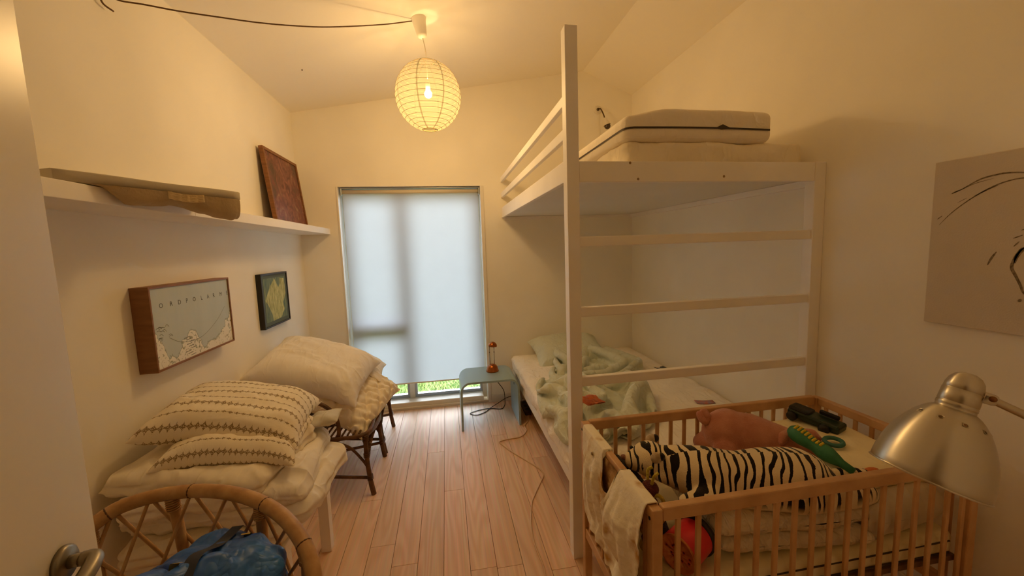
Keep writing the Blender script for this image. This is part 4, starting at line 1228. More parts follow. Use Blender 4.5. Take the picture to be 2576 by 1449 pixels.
rattan_chair(3.248, 'dark rattan chair with white lacy cushion close to the window wall', 1)
# seat cushion with lace on the second chair
lace = simple('lace', srgb(226, 222, 214), .9, var=.8, vscale=85, col2=srgb(150, 134, 112), bump=.4, bscale=80)
X = soft_slab(.44, .44, .055, 30, 30, 6, 71, .004, 8)
o = MB(); two_sheets(o, frame_map((-.76, 3.245, .442), (1, 0, -.02), (0, 1, 0))(X)); o = o.build('seat_cushion', lace); tag(o, 'white lacy seat cushion on the rattan chair close to the window', 'cushion')

# big white pillow, quilted pillow, one behind
def quilt_mat():
    return fabric('quilted_cotton', srgb(246, 236, 214), bump=.3, bscale=26)
M['quilt'] = quilt_mat()
PB = sim_pillow(.74, .60, 56, 48, 130, .0005, .20, 5)
PQ = sim_pillow(.62, .62, 64, 64, 120, .0005, .13, 7)
# pinch pleats on the upper face: star-shaped tucks on a diamond lattice
Q = PQ.copy(); n_, m_ = Q.shape[1:3]
gu, gv = np.meshgrid(np.linspace(-.5, .5, n_), np.linspace(-.5, .5, m_), indexing='ij')
disp = np.zeros((n_, m_))
sp = .19
for i in range(-4, 5):
    for j in range(-4, 5):
        cu, cv_ = i * sp + (sp / 2 if j % 2 else 0), j * sp * .80
        du, dv = gu - cu, gv - cv_
        r = np.hypot(du, dv); th = np.arctan2(dv, du)
        rays = np.abs(np.cos(2 * th + .3)) ** .6                       # four tucks running out of each pinch
        disp += -.030 * np.exp(-(r / .020) ** 2) - .026 * np.exp(-(r / .085) ** 2) * (1 - rays) + .016 * np.exp(-((r - .055) / .035) ** 2) * rays
Q[0, ..., 2] += disp * smoothstep(0, .04, np.minimum(np.minimum(gu + .5, .5 - gu), np.minimum(gv + .5, .5 - gv)))
X = frame_map((-.735, 2.86, .588), (.80, -.16, -.44), (.30, .92, .20), bend_pillow(.35))(Q * np.array([.98, .98, 1.0]))
o = PQo = sheets_object('pillow', X, M['quilt'], sub=2); tag(o, 'white pillow with pinched star quilting lying under the plain white pillow on rattan chair', 'pillow')
X = frame_map((-.80, 3.13, .70), (.82, .10, -.30), (-.10, .95, .10), bend_pillow(.2))(wrinkle(PB, .008, 5, 30) * np.array([.84, .80, .7]))
o = PCo = sheets_object('pillow', X, M['cream_cotton']); tag(o, 'cream pillow half hidden behind the two stacked pillows, beside the window', 'pillow')
X = frame_map((-.90, 2.80, .800), (.90, -.06, -.30), (.16, .93, .22), bend_pillow(.25))(wrinkle(PB, .010, 4.2, 34) * np.array([1.0, .98, 1.0]))
o = PWo = sheets_object('pillow', X, M['white_cotton']); tag(o, 'large plain white pillow topmost on the rattan chair', 'pillow')
press(PQo, [q for q in bpy.data.objects if q.name.startswith('seat_cane')], (0, 0, 1), -.004, 5); press(PCo, [PQo], (0, 1, .35)); press(PCo, [PWo], (0, .5, -1)); press(PQo, [PWo], (0, 0, -1))
# slatted white panel against the wall behind the chairs
rd = thing('slatted_panel', 'white slatted wooden panel between the wall and the rattan chairs', 'panel', (XL + .06, 2.86, 0))
for k in range(9):
    y_ = 2.60 + k * .066
    MB().box(XL + .040, XL + .062, y_, y_ + .055, .02, .735, .004).build('slat', M['white_wood'], rd)
for z_ in (.12, .62):
    MB().box(XL + .018, XL + .040, 2.59, 3.20, z_, z_ + .05, .003).build('rail', M['white_wood'], rd)
MB().box(XL + .036, XL + .066, 2.585, 3.205, .735, .762, .004).build('top_rail', M['white_wood'], rd)
MB().box(XL + .018, XL + .062, 2.585, 2.60, 0, .735, .003).build('post', M['white_wood'], rd)
MB().box(XL + .018, XL + .062, 3.19, 3.205, 0, .735, .003).build('post', M['white_wood'], rd)

# ================================================================== NEAR RATTAN TUB CHAIR WITH THE BLUE BAG
tc_ = thing('rattan_armchair', 'light rattan tub armchair with lattice back holding the blue bag', 'armchair', (-.72, .95, 0))
ml = M['rattan_light']
hoop_pts = [(-1.06, .72, .42), (-1.085, .80, .56), (-1.09, .93, .67), (-1.07, 1.07, .755), (-1.005, 1.205, .83), (-.93, 1.248, .855), (-.782, 1.243, .868), (-.633, 1.20, .862), (-.5, 1.123, .84), (-.405, 1.032, .80), (-.362, .96, .745), (-.345, .87, .67), (-.345, .78, .58), (-.36, .70, .42)]
hoop = catmull(hoop_pts, 8)
MB().tube(hoop, .0195, 12).build('hoop', ml, tc_)
for fr_ in (.18, .335, .47, .60, .70, .82):
    k = int(fr_ * (len(hoop) - 2)); d = (hoop[k + 1] - hoop[k]); d /= np.linalg.norm(d)
    MB().tube([hoop[k] - d * .002, hoop[k], hoop[k] + d * .002], [.0196, .0206, .0196], 12).build('cane_joint', M['rattan_dark'], tc_)
def ell(a, z, rx=.345, ry=.33): return np.array([-.715 + rx * math.cos(a), .905 + ry * math.sin(a), z])
seat_ring = [ell(2 * math.pi * k / 28, .415) for k in range(28)]
MB().tube(seat_ring, .018, 10, closed=True).build('seat_frame', ml, tc_)
def on_hoop(t): return hoop[int(round(t * (len(hoop) - 1)))]
def on_ring(t): return ell(R(205) - t * R(230), .42)      # t 0..1 from left arm round the back to right arm
for t in (.30, .43, .575, .70):
    a, b_ = on_hoop(t), on_ring(t)
    MB().tube(catmull([b_, b_ * .5 + a * .5 + np.array([0, .012, 0]), a], 6), .0145, 10).build('back_post', ml, tc_)
    w_ = MB(); d = a - b_; wrap(w_, a - d * .12, a - d * .03, .0165, 6, .0024); w_.build('binding', ml, tc_)
kt = MB()
for k in range(14):
    t0 = .10 + k * .06
    for s in (1, -1):
        t1 = t0 + s * .15
        if not (.08 <= t1 <= .95): continue
        a, b_ = on_hoop(t0), on_ring(t1)
        pts = catmull([b_, (a + b_) / 2 + np.array([(on_ring((t0 + t1) / 2)[0] + .715) * .03, .012 + .004 * s, 0]), a], 6)
        MB().tube(pts, .0052, 6).build('lattice_cane', M['rattan_light'], tc_)
for a in (R(40), R(140), R(222), R(318)):
    top = ell(a, .415, .33, .315); bot = ell(a, .0, .36, .345)
    MB().tube(catmull([bot, (top + bot) / 2, top], 4), .018, 10).build('leg', ml, tc_)
MB().tube([ell(2 * math.pi * k / 28, .16, .335, .32) for k in range(28)], .011, 8, closed=True).build('foot_ring', ml, tc_)
for k in range(13):
    y_ = .63 + .55 * (k + .5) / 13; hwx = .345 * math.sqrt(max(0, 1 - ((y_ - .905) / .33) ** 2))
    MB().tube([(-.715 - hwx, y_, .42), (-.715, y_, .412), (-.715 + hwx, y_, .42)], .007, 6).build('seat_cane', ml, tc_)
# blue bag: faceted heap of woven plastic
bag = thing('blue_bag', 'crumpled glossy blue woven plastic bag lying in the rattan armchair', 'bag', (-.62, .95, .43))
nu, nv = 64, 34
G = np.zeros((nu, nv, 3))
outline = catmull([(-.655, 1.165), (-.508, 1.105), (-.442, 1.02), (-.445, .88), (-.50, .74), (-.66, .69), (-.84, .74), (-.93, .86), (-.90, .99), (-.78, 1.10)], 8, True)
outline = np.array([outline[int(k * len(outline) / nu)] for k in range(nu)])
cx_, cy_ = -.655, .93
for i in range(nu):
    for j in range(nv):
        s_ = j / (nv - 1)
        rr = math.sin(s_ * math.pi / 2) ** .62 if s_ < 1 else 1
        # s_=0 top centre ... .7 widest ... 1 bottom
        if s_ < .62:
            q = s_ / .62; rad = q ** .9; z = .865 - .12 * q ** 2.2
        else:
            q = (s_ - .62) / .38; rad = 1.0 - .16 * q ** 2; z = .745 - .305 * q
        G[i, j] = (cx_ + (outline[i, 0] - cx_) * rad, cy_ + (outline[i, 1] - cy_) * rad, z)
G[..., 2] -= .10 * smoothstep(-.70, -.90, G[..., 0]) * smoothstep(.43, .6, G[..., 2])
G[..., 2] += .02 * np.exp(-(((G[..., 0] + .63) / .06) ** 2 + ((G[..., 1] - 1.11) / .05) ** 2))
Pn = G.copy()
def facet(P, fr, seed): 
    return np.abs(noise(P, fr, seed)) + .5 * np.abs(noise(P, fr * 2.1, seed + 3))
dsp = (facet(Pn, 6.5, 21) - .45)
ctr = np.array([cx_, cy_, .62]); dirv = G - ctr; dirv /= np.linalg.norm(dirv, axis=-1, keepdims=True)
G += dirv * (dsp * .055 - .030 * (1 - np.abs(noise(Pn * np.array([1, 1.6, 1]), 9, 41))) ** 6)[..., None]
G[..., 2] = np.maximum(G[..., 2], .434)
def bag_mat():
    m, nt, p = newmat('blue_woven_plastic')
    tc = N(nt, 'ShaderNodeTexCoord')
    nz = N(nt, 'ShaderNodeTexNoise', Scale=7.0, Detail=4.0); nt.links.new(tc.outputs['Object'], nz.inputs['Vector'])
    cr = N(nt, 'ShaderNodeValToRGB'); cr.color_ramp.elements[0].position = .35; cr.color_ramp.elements[0].color = srgb(24, 72, 164); cr.color_ramp.elements[1].position = .68; cr.color_ramp.elements[1].color = srgb(58, 122, 214)
    nt.links.new(nz.outputs['Fac'], cr.inputs['Fac']); nt.links.new(cr.outputs['Color'], p.inputs['Base Color'])
    p.inputs['Roughness'].default_value = .42
    hsum = None
    for sc_, st_, am in ((5.0, (1, 1.8, 1), 1.0), (11.0, (1.7, 1, 1), .6), (24.0, (1, 1, 1.5), .3)):
        mp = N(nt, 'ShaderNodeMapping', Scale=st_); nt.links.new(tc.outputs['Object'], mp.inputs['Vector'])
        q = N(nt, 'ShaderNodeTexNoise', Scale=sc_, Detail=1.0, Distortion=.5); nt.links.new(mp.outputs[0], q.inputs['Vector'])
        d1 = N(nt, 'ShaderNodeMath', operation='SUBTRACT'); nt.links.new(q.outputs['Fac'], d1.inputs[0]); d1.inputs[1].default_value = .5
        d2 = N(nt, 'ShaderNodeMath', operation='ABSOLUTE'); nt.links.new(d1.outputs[0], d2.inputs[0])
        d3 = N(nt, 'ShaderNodeMath', operation='MULTIPLY_ADD'); nt.links.new(d2.outputs[0], d3.inputs[0]); d3.inputs[1].default_value = am * 4
        if hsum is None: d3.inputs[2].default_value = 0
        else: nt.links.new(hsum, d3.inputs[2])
        hsum = d3.outputs[0]
    bp = N(nt, 'ShaderNodeBump', Strength=.5, Distance=.018); nt.links.new(hsum, bp.inputs['Height']); nt.links.new(bp.outputs['Normal'], p.inputs['Normal'])
    return m
MB().grid(G, closed_u=True).build('bag_body', bag_mat(), bag, subsurf=1)
yst = simple('yellow_strap', srgb(190, 164, 72), .7, bump=.4, bscale=200, stretch=(1, 1, 8))
BAG = G
def on_bag(x, y):
    d = (BAG[..., 0] - x) ** 2 + (BAG[..., 1] - y) ** 2 + 4 * np.clip(.6 - BAG[..., 2], 0, None) ** 2
    i = np.unravel_index(np.argmin(d), d.shape); return BAG[i]
def bag_strip(name, pts, w, mat):
    c = [on_bag(*q) + np.array([0, -.002, .006]) for q in pts]; c = catmull(c, 4)
    S = np.array([[q + np.array([-w / 2, 0, .0015]), q + np.array([w / 2, 0, .0015])] for q in c])
    MB().grid(S).build(name, mat, bag)
bag_strip('yellow_label', [(-.575, 1.135), (-.572, 1.11), (-.570, 1.085)], .022, yst)
bag_strip('dark_handle', [(-.60, 1.12), (-.605, 1.08), (-.60, 1.02), (-.615, .96), (-.60, .90), (-.58, .84)], .030, simple('dark_blue_strap', srgb(24, 34, 62), .5))
bag_strip('yellow_label', [(-.665, .96), (-.64, .945), (-.63, .93)], .02, yst)

# ================================================================== BLUE SIDE TABLE, LITTLE LAMP, CORDS
M['blue_lacquer'] = simple('pale_blue_lacquer', srgb(150, 178, 186), .3, var=.04, vscale=4)
bt = thing('bent_side_table', 'pale blue waterfall side table bent from one sheet beside the bed', 'side table', (.34, 3.45, 0))
tp = []
x0_, x1_, zt_ = .068, .580, .425; r_ = .085; th_ = .017
def prof_pts(off):
    P = [(x0_ - .004 + off, 0.0)]
    for k in range(9):
        a = math.pi - k * math.pi / 16
        P.append((x0_ + r_ + (r_ - off) * math.cos(a), zt_ - r_ + (r_ - off) * math.sin(a)))
    for k in range(9):
        a = math.pi / 2 - k * math.pi / 16
        P.append((x1_ - r_ + (r_ - off) * math.cos(a), zt_ - r_ + (r_ - off) * math.sin(a)))
    P.append((x1_ + .004 - off, 0.0))
    return P
o_, i_ = prof_pts(0), prof_pts(th_)
mb = MB(); n_ = len(o_); ya, yb = 3.235, 3.655
vs = [(a, ya, c) for a, c in o_] + [(a, yb, c) for a, c in o_] + [(a, ya, c) for a, c in i_] + [(a, yb, c) for a, c in i_]
fs = []
for k in range(n_ - 1):
    fs += [(k, k + 1, n_ + k + 1, n_ + k), (2 * n_ + k, 3 * n_ + k, 3 * n_ + k + 1, 2 * n_ + k + 1), (k, 2 * n_ + k, 2 * n_ + k + 1, k + 1), (n_ + k, n_ + k + 1, 3 * n_ + k + 1, 3 * n_ + k)]
fs += [(0, n_, 3 * n_, 2 * n_), (n_ - 1, 3 * n_ - 1, 4 * n_ - 1, 2 * n_ - 1)]
mb.add(vs, fs, True)
to = mb.build('bent_sheet', M['blue_lacquer'], bt)
to.modifiers.new('edges', 'EDGE_SPLIT').split_angle = R(40)
to.modifiers.clear()
_oo = ORIGIN[bt.name]
cut_ = []
for xx in (x0_ + .0065, x1_ - .0065):
    cut_.append(MB().obox((xx - _oo[0], 3.445 - _oo[1], .315 - _oo[2]), (1, 0, 0), (0, 1, 0), (.06, .05, .028), .010))
_p = to.parent; carve(to, cut_); to.parent = _p
to.modifiers.new('edges', 'EDGE_SPLIT').split_angle = R(40)
for xx in (x0_ + .0065, x1_ - .0065):
    rim = catmull([(xx, 3.421, .315), (xx, 3.428, .328), (xx, 3.445, .3292), (xx, 3.462, .328), (xx, 3.469, .315), (xx, 3.462, .302), (xx, 3.445, .3008), (xx, 3.428, .302)], 3, True)
    MB().tube(rim, .0012, 5, closed=True).build('slot_rim', M['blue_lacquer'], bt)
tl = thing('table_lamp', 'small copper table lamp with two thin rods on the pale blue table', 'table lamp', (.375, 3.50, .425))
copper = simple('copper', srgb(168, 96, 46), .22, metal=.85); chrome = simple('chrome_rod', srgb(170, 166, 158), .2, metal=.95)
MB().lathe((.375, 3.50, .424), (0, 0, 1), [(.0, 0), (.058, 0), (.060, .008), (.056, .016), (.054, .022), (.050, .040), (.038, .058), (.020, .068), (.0, .071)], 28).build('base', copper, tl)
for s in (-1, 1):
    MB().tube([(.375 + s * .020, 3.50, .475), (.375 + s * .021, 3.50, .665)], .0032, 8).build('rod', chrome, tl)
    MB().tube([(.375 + s * .021, 3.50, .60), (.375 + s * .021, 3.50, .61)], .0045, 8).build('rod_stop', dark_brass, tl)
MB().lathe((.384, 3.50, .662), (.12, 0, 1), [(.041, -.002), (.042, .004), (.038, .018), (.026, .032), (.010, .039), (.0, .040), (.0, .036), (.022, .026), (.036, .006), (.041, -.002)], 24).build('lamp_head', copper, tl)
MB().sphere((.384, 3.50, .668), (.014, .014, .012), 12, 8).build('bulb', simple('amber_bulb', srgb(228, 170, 80), .2), tl)
bc = MB().tube(catmull([(.42, 3.66, .41), (.434, 3.74, .262), (.505, 3.74, .141), (.512, 3.72, .03), (.497, 3.676, .004), (.456, 3.616, .004), (.347, 3.653, .004), (.249, 3.638, .004), (.17, 3.60, .004), (.158, 3.57, .004), (.217, 3.531, .004), (.30, 3.58, .004), (.36, 3.66, .006), (.44, 3.72, .02), (.53, 3.76, .05), (.62, 3.785, .06)], 7), .0034, 6).build('lamp_cord', simple('black_cord', srgb(26, 26, 28), .5))
tag(bc, 'black cord looping from behind the pale blue table onto the floor', 'cord')
wc = MB().tube(catmull([(.70, 3.45, .005), (.66, 3.30, .005), (.608, 3.20, .005), (.605, 3.111, .005), (.536, 3.02, .005), (.42, 3.0, .005), (.354, 2.975, .005), (.37, 2.92, .005), (.43, 2.789, .005), (.541, 2.596, .005), (.585, 2.50, .005), (.58, 2.44, .005), (.546, 2.376, .005), (.47, 2.24, .005), (.441, 2.174, .005), (.40, 2.009, .005), (.386, 1.86, .005), (.395, 1.726, .005), (.392, 1.658, .005), (.36, 1.4, .005), (.38, 1.1, .005)], 7), .0042, 6).build('extension_cord', simple('cream_cord', srgb(214, 180, 138), .55))
tag(wc, 'thin cream cord snaking over the wooden floor beside the bed', 'cord')
ps = thing('power_strip', 'small dark power strip on the floor between pale blue table and bed', 'power strip', (.685, 3.545, 0))
MB().box(.655, .715, 3.41, 3.68, .0, .042, .008).build('strip_body', simple('brown_plastic', srgb(84, 66, 52), .5), ps)
for k in range(3):
    MB().lathe((.685, 3.46 + k * .08, .041), (0, 0, 1), [(.0, .001), (.021, .001), (.021, .004), (.018, .004), (.017, .0012), (.0, .0012)], 18).build('socket', simple('socket_black', srgb(40, 36, 34), .5) if k == 0 else bpy.data.materials['socket_black'], ps)
# ================================================================== LOFT BED
WW = M['white_wood']
lb = thing('loft_bed', 'white painted wooden loft bed with ladder rungs built into the corner', 'loft bed', (1.24, 2.77, 0))
PX0, PX1 = .556, .614
MB().box(PX0, PX1, B, B + .058, 0, 2.514, .003).build('post', WW, lb)
MB().box(1.858, XR - .001, B, B + .058, 0, 1.938, .003).build('post', WW, lb)
MB().box(PX1, 1.858, B + .002, B + .03, 1.8441, 1.9373, .003).build('front_beam', WW, lb)
for zt_ in (1.5986, 1.2675, .9279):
    MB().box(PX1, 1.858, B + .010, B + .042, zt_ - .046, zt_, .004).build('rung', WW, lb)
MB().box(PX0 + .002, PX0 + .028, B + .058, D - .001, 1.852, 1.948, .003).build('side_beam', WW, lb)
MB().box(PX0 + .002, PX0 + .026, B + .058, D - .001, 2.190, 2.236, .003).build('guard_rail', WW, lb)
MB().box(PX0 + .002, PX0 + .026, B + .058, D - .001, 2.042, 2.090, .003).build('guard_rail', WW, lb)
MB().box(PX0 + .030, XR - .002, B + .031, D - .001, 1.862, 1.882, .001).build('deck', simple('white_deck_board', srgb(228, 226, 220), .5, var=.04, vscale=3), lb)
MB().box(XR - .034, XR - .001, B + .06, D - .002, 1.826, 1.861, .002).build('wall_batten', WW, lb)
MB().box(PX0 + .030, XR - .036, D - .034, D - .001, 1.836, 1.861, .002).build('wall_batten', WW, lb)
bolt = simple('filled_bolt_hole', srgb(150, 122, 84), .6)
for xx, zz_ in ((.90, 1.857), (1.345, 1.868), (.86, 1.930)):
    MB().lathe((xx, B + .0025, zz_), (0, -1, 0), [(.0, .001), (.006, .001), (.007, -.002)], 12).build('bolt_hole', bolt, lb)

# mattresses up on the loft
M['mattress_cloth'] = fabric('mattress_cover', srgb(240, 231, 214), bump=.25, bscale=70)
def rounded_mattress(name, label, x0, x1, y0, y1, z0, z1, mat, seed, amp=.004, fr=6, rad=.03, zfun=None, cr=.0):
    """box of soft edges from six subdivided faces"""
    nx, ny, nz_ = 56, 60, 14
    bm = bmesh.new()
    def lin(a, b_, k): return [a + (b_ - a) * i / k for i in range(k + 1)]
    xs, ys, zs = lin(x0, x1, nx), lin(y0, y1, ny), lin(z0, z1, nz_)
    V = {}
    def vid(i, j, k):
        if (i, j, k) not in V: V[(i, j, k)] = len(V)
        return V[(i, j, k)]
    F = []
    for i in range(nx):
        for j in range(ny):
            F.append((vid(i, j, nz_), vid(i + 1, j, nz_), vid(i + 1, j + 1, nz_), vid(i, j + 1, nz_)))
            F.append((vid(i, j, 0), vid(i, j + 1, 0), vid(i + 1, j + 1, 0), vid(i + 1, j, 0)))
    for i in range(nx):
        for k in range(nz_):
            F.append((vid(i, 0, k), vid(i + 1, 0, k), vid(i + 1, 0, k + 1), vid(i, 0, k + 1)))
            F.append((vid(i, ny, k), vid(i, ny, k + 1), vid(i + 1, ny, k + 1), vid(i + 1, ny, k)))
    for j in range(ny):
        for k in range(nz_):
            F.append((vid(0, j, k), vid(0, j, k + 1), vid(0, j + 1, k + 1), vid(0, j + 1, k)))
            F.append((vid(nx, j, k), vid(nx, j + 1, k), vid(nx, j + 1, k + 1), vid(nx, j, k + 1)))
    idx = np.array(list(V.keys()))
    P = np.stack([np.array(xs)[idx[:, 0]], np.array(ys)[idx[:, 1]], np.array(zs)[idx[:, 2]]], -1)
    lo = np.array([x0, y0, z0]) + rad; hi = np.array([x1, y1, z1]) - rad
    C = np.clip(P, lo, hi); d = P - C; l = np.linalg.norm(d, axis=1, keepdims=True)
    P = np.where(l > 1e-9, C + d / np.maximum(l, 1e-9) * np.minimum(l, rad), P)
    nrm = np.where(l > 1e-9, d / np.maximum(l, 1e-9), 0)
    dn_ = amp * noise(P, fr, seed, 3)
    if cr: dn_ = dn_ + cr * (billow(P * np.array([1.0, 1.0, 2.2]), fr * .9, seed + 3, 3) - .4)
    P = P + nrm * dn_[:, None]
    if zfun is not None: P = zfun(P)
    mb = MB(); mb.add(P, F)
    o = mb.build(name, mat)
    tag(o, label, 'mattress')
    return o
def crown(P):
    P = P.copy(); t = np.clip((P[:, 2] - 2.04) / .16, 0, 1); P[:, 2] += t * .012 * np.cos((P[:, 0] - 1.25) / .45 * 1.3) ; P[:, 2] = np.where(P[:, 2] < 2.06, P[:, 2], P[:, 2] - .035 * smoothstep(1.12, .86, P[:, 0]) * t)
    return P
TM = rounded_mattress('thick_mattress', 'lower mattress in loose wrinkled white cover on the loft bed deck', .885, 1.868, B + .085, 3.72, 1.8865, 2.052, fabric('loose_cover', srgb(242, 232, 210), bump=.5, bscale=30, wr=5.0), 31, .009, 7, .028, None, .012)
um = rounded_mattress('folding_mattress', 'upper cream foam mattress with a dark zip along its side on the loft bed', .868, 1.668, B + .065, 3.55, 2.050, 2.196, M['mattress_cloth'], 33, .0035, 5, .034, crown, .003)
press(TM, [um], (0, 0, -1))
zipm = simple('dark_zip', srgb(62, 50, 42), .6)
zb = MB()
def ribbon3(mb, pts, up, w):
    S = np.array([[np.array(q) + np.array(up) * w / 2, np.array(q) - np.array(up) * w / 2] for q in pts]); mb.grid(S)
zpts = [(.863, y_, 2.104) for y_ in np.linspace(3.5, B + .115, 12)] + [(.8655, B + .092, 2.104), (.873, B + .074, 2.104), (.888, B + .0635, 2.105)] + [(x_, B + .0605, 2.106 + .005 * math.sin((x_ - .9) / .75 * 3.0)) for x_ in np.linspace(.91, 1.645, 14)]
ribbon3(zb, zpts, (0, 0, 1), .009)
zo = zb.build('zip', zipm, um)
gz = MB(); gz.add([(1.33, B + .058, 2.108), (1.375, B + .056, 2.128), (1.43, B + .058, 2.108), (1.375, B + .066, 2.105)], [(0, 1, 2), (0, 2, 3), (0, 3, 1), (1, 3, 2)], False)
gz.build('zip_gap', zipm, um)

# ================================================================== LOWER BED
bd = thing('bed', 'low white bed frame standing under the loft bed', 'bed', (1.24, 2.78, 0))
for y0_, y1_ in ((1.80, 1.83), (3.765, 3.795)):
    MB().box(.612, 1.885, y0_, y1_, .24, .336, .003).build('end_rail', WW, bd)
for x0_, x1_ in ((.612, .636), (1.861, 1.885)):
    MB().box(x0_, x1_, 1.83, 3.765, .26, .336, .003).build('side_rail', WW, bd)
for x0_ in (.64, 1.81):
    for y0_ in (1.835, 3.71):
        MB().box(x0_, x0_ + .05, y0_, y0_ + .05, 0, .30, .003).build('leg', WW, bd)
for k in range(12):
    y_ = 1.87 + k * .16
    MB().box(.636, 1.861, y_, y_ + .07, .318, .334, .002).build('slat', simple('birch_slat', srgb(206, 178, 132), .6) if k == 0 else bpy.data.materials['birch_slat'], bd)
M['sheet'] = fabric('white_bedsheet', srgb(247, 241, 229), bump=.5, bscale=30, wr=7.0)
BM = rounded_mattress('bed_mattress', 'wide mattress in a wrinkled white sheet under the loft bed', .597, 1.888, 1.79, 3.80, .336, .474, M['sheet'], 41, .007, 6, .045, None, .014)

M['sage'] = fabric('sage_cotton', srgb(212, 216, 198), bump=.5, bscale=40, var=.06, wr=9.0)
X = frame_map((1.145, 3.565, .560), (1, .04, -.02), (-.04, .90, .38), bend_pillow(.35))(wrinkle(PB, .012, 5, 50) * np.array([1.02, .82, .85]))
o = SGo = sheets_object('pillow', X, M['sage']); tag(o, 'sage green pillow propped at the wall end of the lower bed', 'pillow')

press(SGo, [BM], (0, 0, 1), .004)
# crumpled duvet
def dv_start(u, v):
    y = 1.90 + 1.52 * v
    lo = np.interp(y, [1.9, 2.3, 2.75, 3.1, 3.45], [.60, .58, .63, .86, .96]); hi = np.interp(y, [1.9, 2.1, 2.35, 2.7, 3.0, 3.3, 3.45], [1.0, 1.2, 1.32, 1.35, 1.6, 1.62, 1.45])
    return np.stack([lo + (hi - lo) * u, y, 0 * y + .49], -1)
def dv_bounds(y):
    lo = np.interp(y, [1.9, 2.3, 2.75, 3.1, 3.45], [.585, .56, .61, .85, .95]); hi = np.interp(y, [1.9, 2.1, 2.35, 2.7, 3.0, 3.3, 3.45], [1.02, 1.22, 1.34, 1.37, 1.62, 1.64, 1.47])
    return lo, hi, 1.88, 3.46
DV = sim_cloth(84, 110, 1.28, 1.98, dv_start, dv_bounds, lambda X: np.where(X[..., 0] < .6, .44, .488), steps=64, grav=.0007, bend=.5, amp=.24, gaps=(2, 4), seed=5)
DV[..., 2] += .006 * noise(DV, 20, 77, 2)
o = MB().grid(DV).build('crumpled_duvet', M['sage'])
press(o, [SGo], (0, -1, .25), -.010, 2)
md = o.modifiers.new('smooth', 'SMOOTH'); md.iterations = 2; md.factor = .5
md = o.modifiers.new('thick', 'SOLIDIFY'); md.thickness = .014; md.offset = 0
md = o.modifiers.new('sub', 'SUBSURF'); md.levels = 1; md.render_levels = 1
tag(o, 'crumpled sage green duvet heaped on the lower bed', 'duvet')

# things lying on the bed
def card(name, label, cat, c, ax, w, h, mat, curl=.004):
    ax = np.array(ax, float); ax /= np.linalg.norm(ax); ay = np.array([-ax[1], ax[0], 0])
    G = np.zeros((7, 5, 3))
    for i in range(7):
        for j in range(5):
            u, v = i / 6 - .5, j / 4 - .5
            G[i, j] = np.array(c) + ax * u * w + ay * v * h + np.array([0, 0, curl * (4 * u * u)])
    mb = MB().grid(G)
    o = mb.build(name, mat); md = o.modifiers.new('thick', 'SOLIDIFY'); md.thickness = .0025
    tag(o, label, cat); return o
card('picture_card', 'dark card lying on the sheet beside the right wall', 'card', (1.79, 3.03, .478), (1, .1, 0), .09, .06, simple('dark_card', srgb(58, 66, 78), .5, var=.4, vscale=40))
card('picture_card', 'blue and pink picture card on the sheet near the crib rail', 'card', (1.675, 2.285, .479), (1, -.25, 0), .12, .055, simple('printed_card', srgb(128, 140, 172), .5, var=.9, vscale=36, col2=srgb(196, 112, 96)))
pk = soft_slab(.15, .11, .02, 30, 24, 4, 81, .012, 14, .02, 12)
o = MB(); two_sheets(o, frame_map((.805, 2.13, .640), (1, .5, -.15), (-.5, 1, .1))(pk)); o = o.build('crisp_packet', simple('orange_foil', srgb(206, 112, 60), .35, var=.9, vscale=30, col2=srgb(150, 66, 38)))
tag(o, 'crumpled orange red packet on the green duvet', 'packet')
# ================================================================== CRIB
M['beech'] = simple('beech_wood', srgb(210, 168, 122), .45, var=.25, vscale=9, stretch=(1, 1, 1), col2=srgb(190, 146, 100), bump=.05, bscale=60)
CX0, CX1, CY0, CY1, CZ = .560, 1.790, .985, 1.602, .781
crib = thing('baby_crib', 'beech wood baby crib with slatted sides standing at the end of the bed', 'crib', ((CX0 + CX1) / 2, (CY0 + CY1) / 2, 0))
be = M['beech']; pw = .034
for a, b_ in ((CX0, CY0), (CX1 - pw, CY0), (CX0, CY1 - pw), (CX1 - pw, CY1 - pw)):
    MB().box(a, a + pw, b_, b_ + pw, 0, CZ - .004, .004).build('corner_post', be, crib)
for y0_, y1_ in ((CY0, CY0 + .028), (CY1 - .028, CY1)):
    MB().box(CX0 + pw, CX1 - pw, y0_, y1_, CZ - .042, CZ + .002, .005).build('long_rail', be, crib)
    MB().box(CX0 + pw, CX1 - pw, y0_ + .002, y1_ - .002, .24, .285, .004).build('long_rail', be, crib)
    nS = 17
    for k in range(nS):
        x_ = .650 + (1.740 - .650) * k / (nS - 1)
        MB().box(x_ - .0085, x_ + .0085, (y0_ + y1_) / 2 - .0055, (y0_ + y1_) / 2 + .0055, .28, CZ - .04, .003).build('slat', be, crib)
for x0_, x1_ in ((CX0, CX0 + .028), (CX1 - .028, CX1)):
    MB().box(x0_, x1_, CY0 + pw, CY1 - pw, CZ - .040, CZ - .002, .005).build('end_rail', be, crib)
    MB().box(x0_ + .002, x1_ - .002, CY0 + pw, CY1 - pw, .24, .285, .004).build('end_rail', be, crib)
    for k in range(8):
        y_ = CY0 + .068 + (CY1 - CY0 - .136) * k / 7
        MB().box((x0_ + x1_) / 2 - .0055, (x0_ + x1_) / 2 + .0055, y_ - .0085, y_ + .0085, .28, CZ - .038, .003).build('slat', be, crib)
MB().box(CX0 + .03, CX1 - .03, CY0 + .03, CY1 - .03, .385, .405, .002).build('base_board', simple('dark_base', srgb(120, 88, 58), .7), crib)
bt_ = simple('bolt_head', srgb(60, 50, 40), .4, metal=.7)
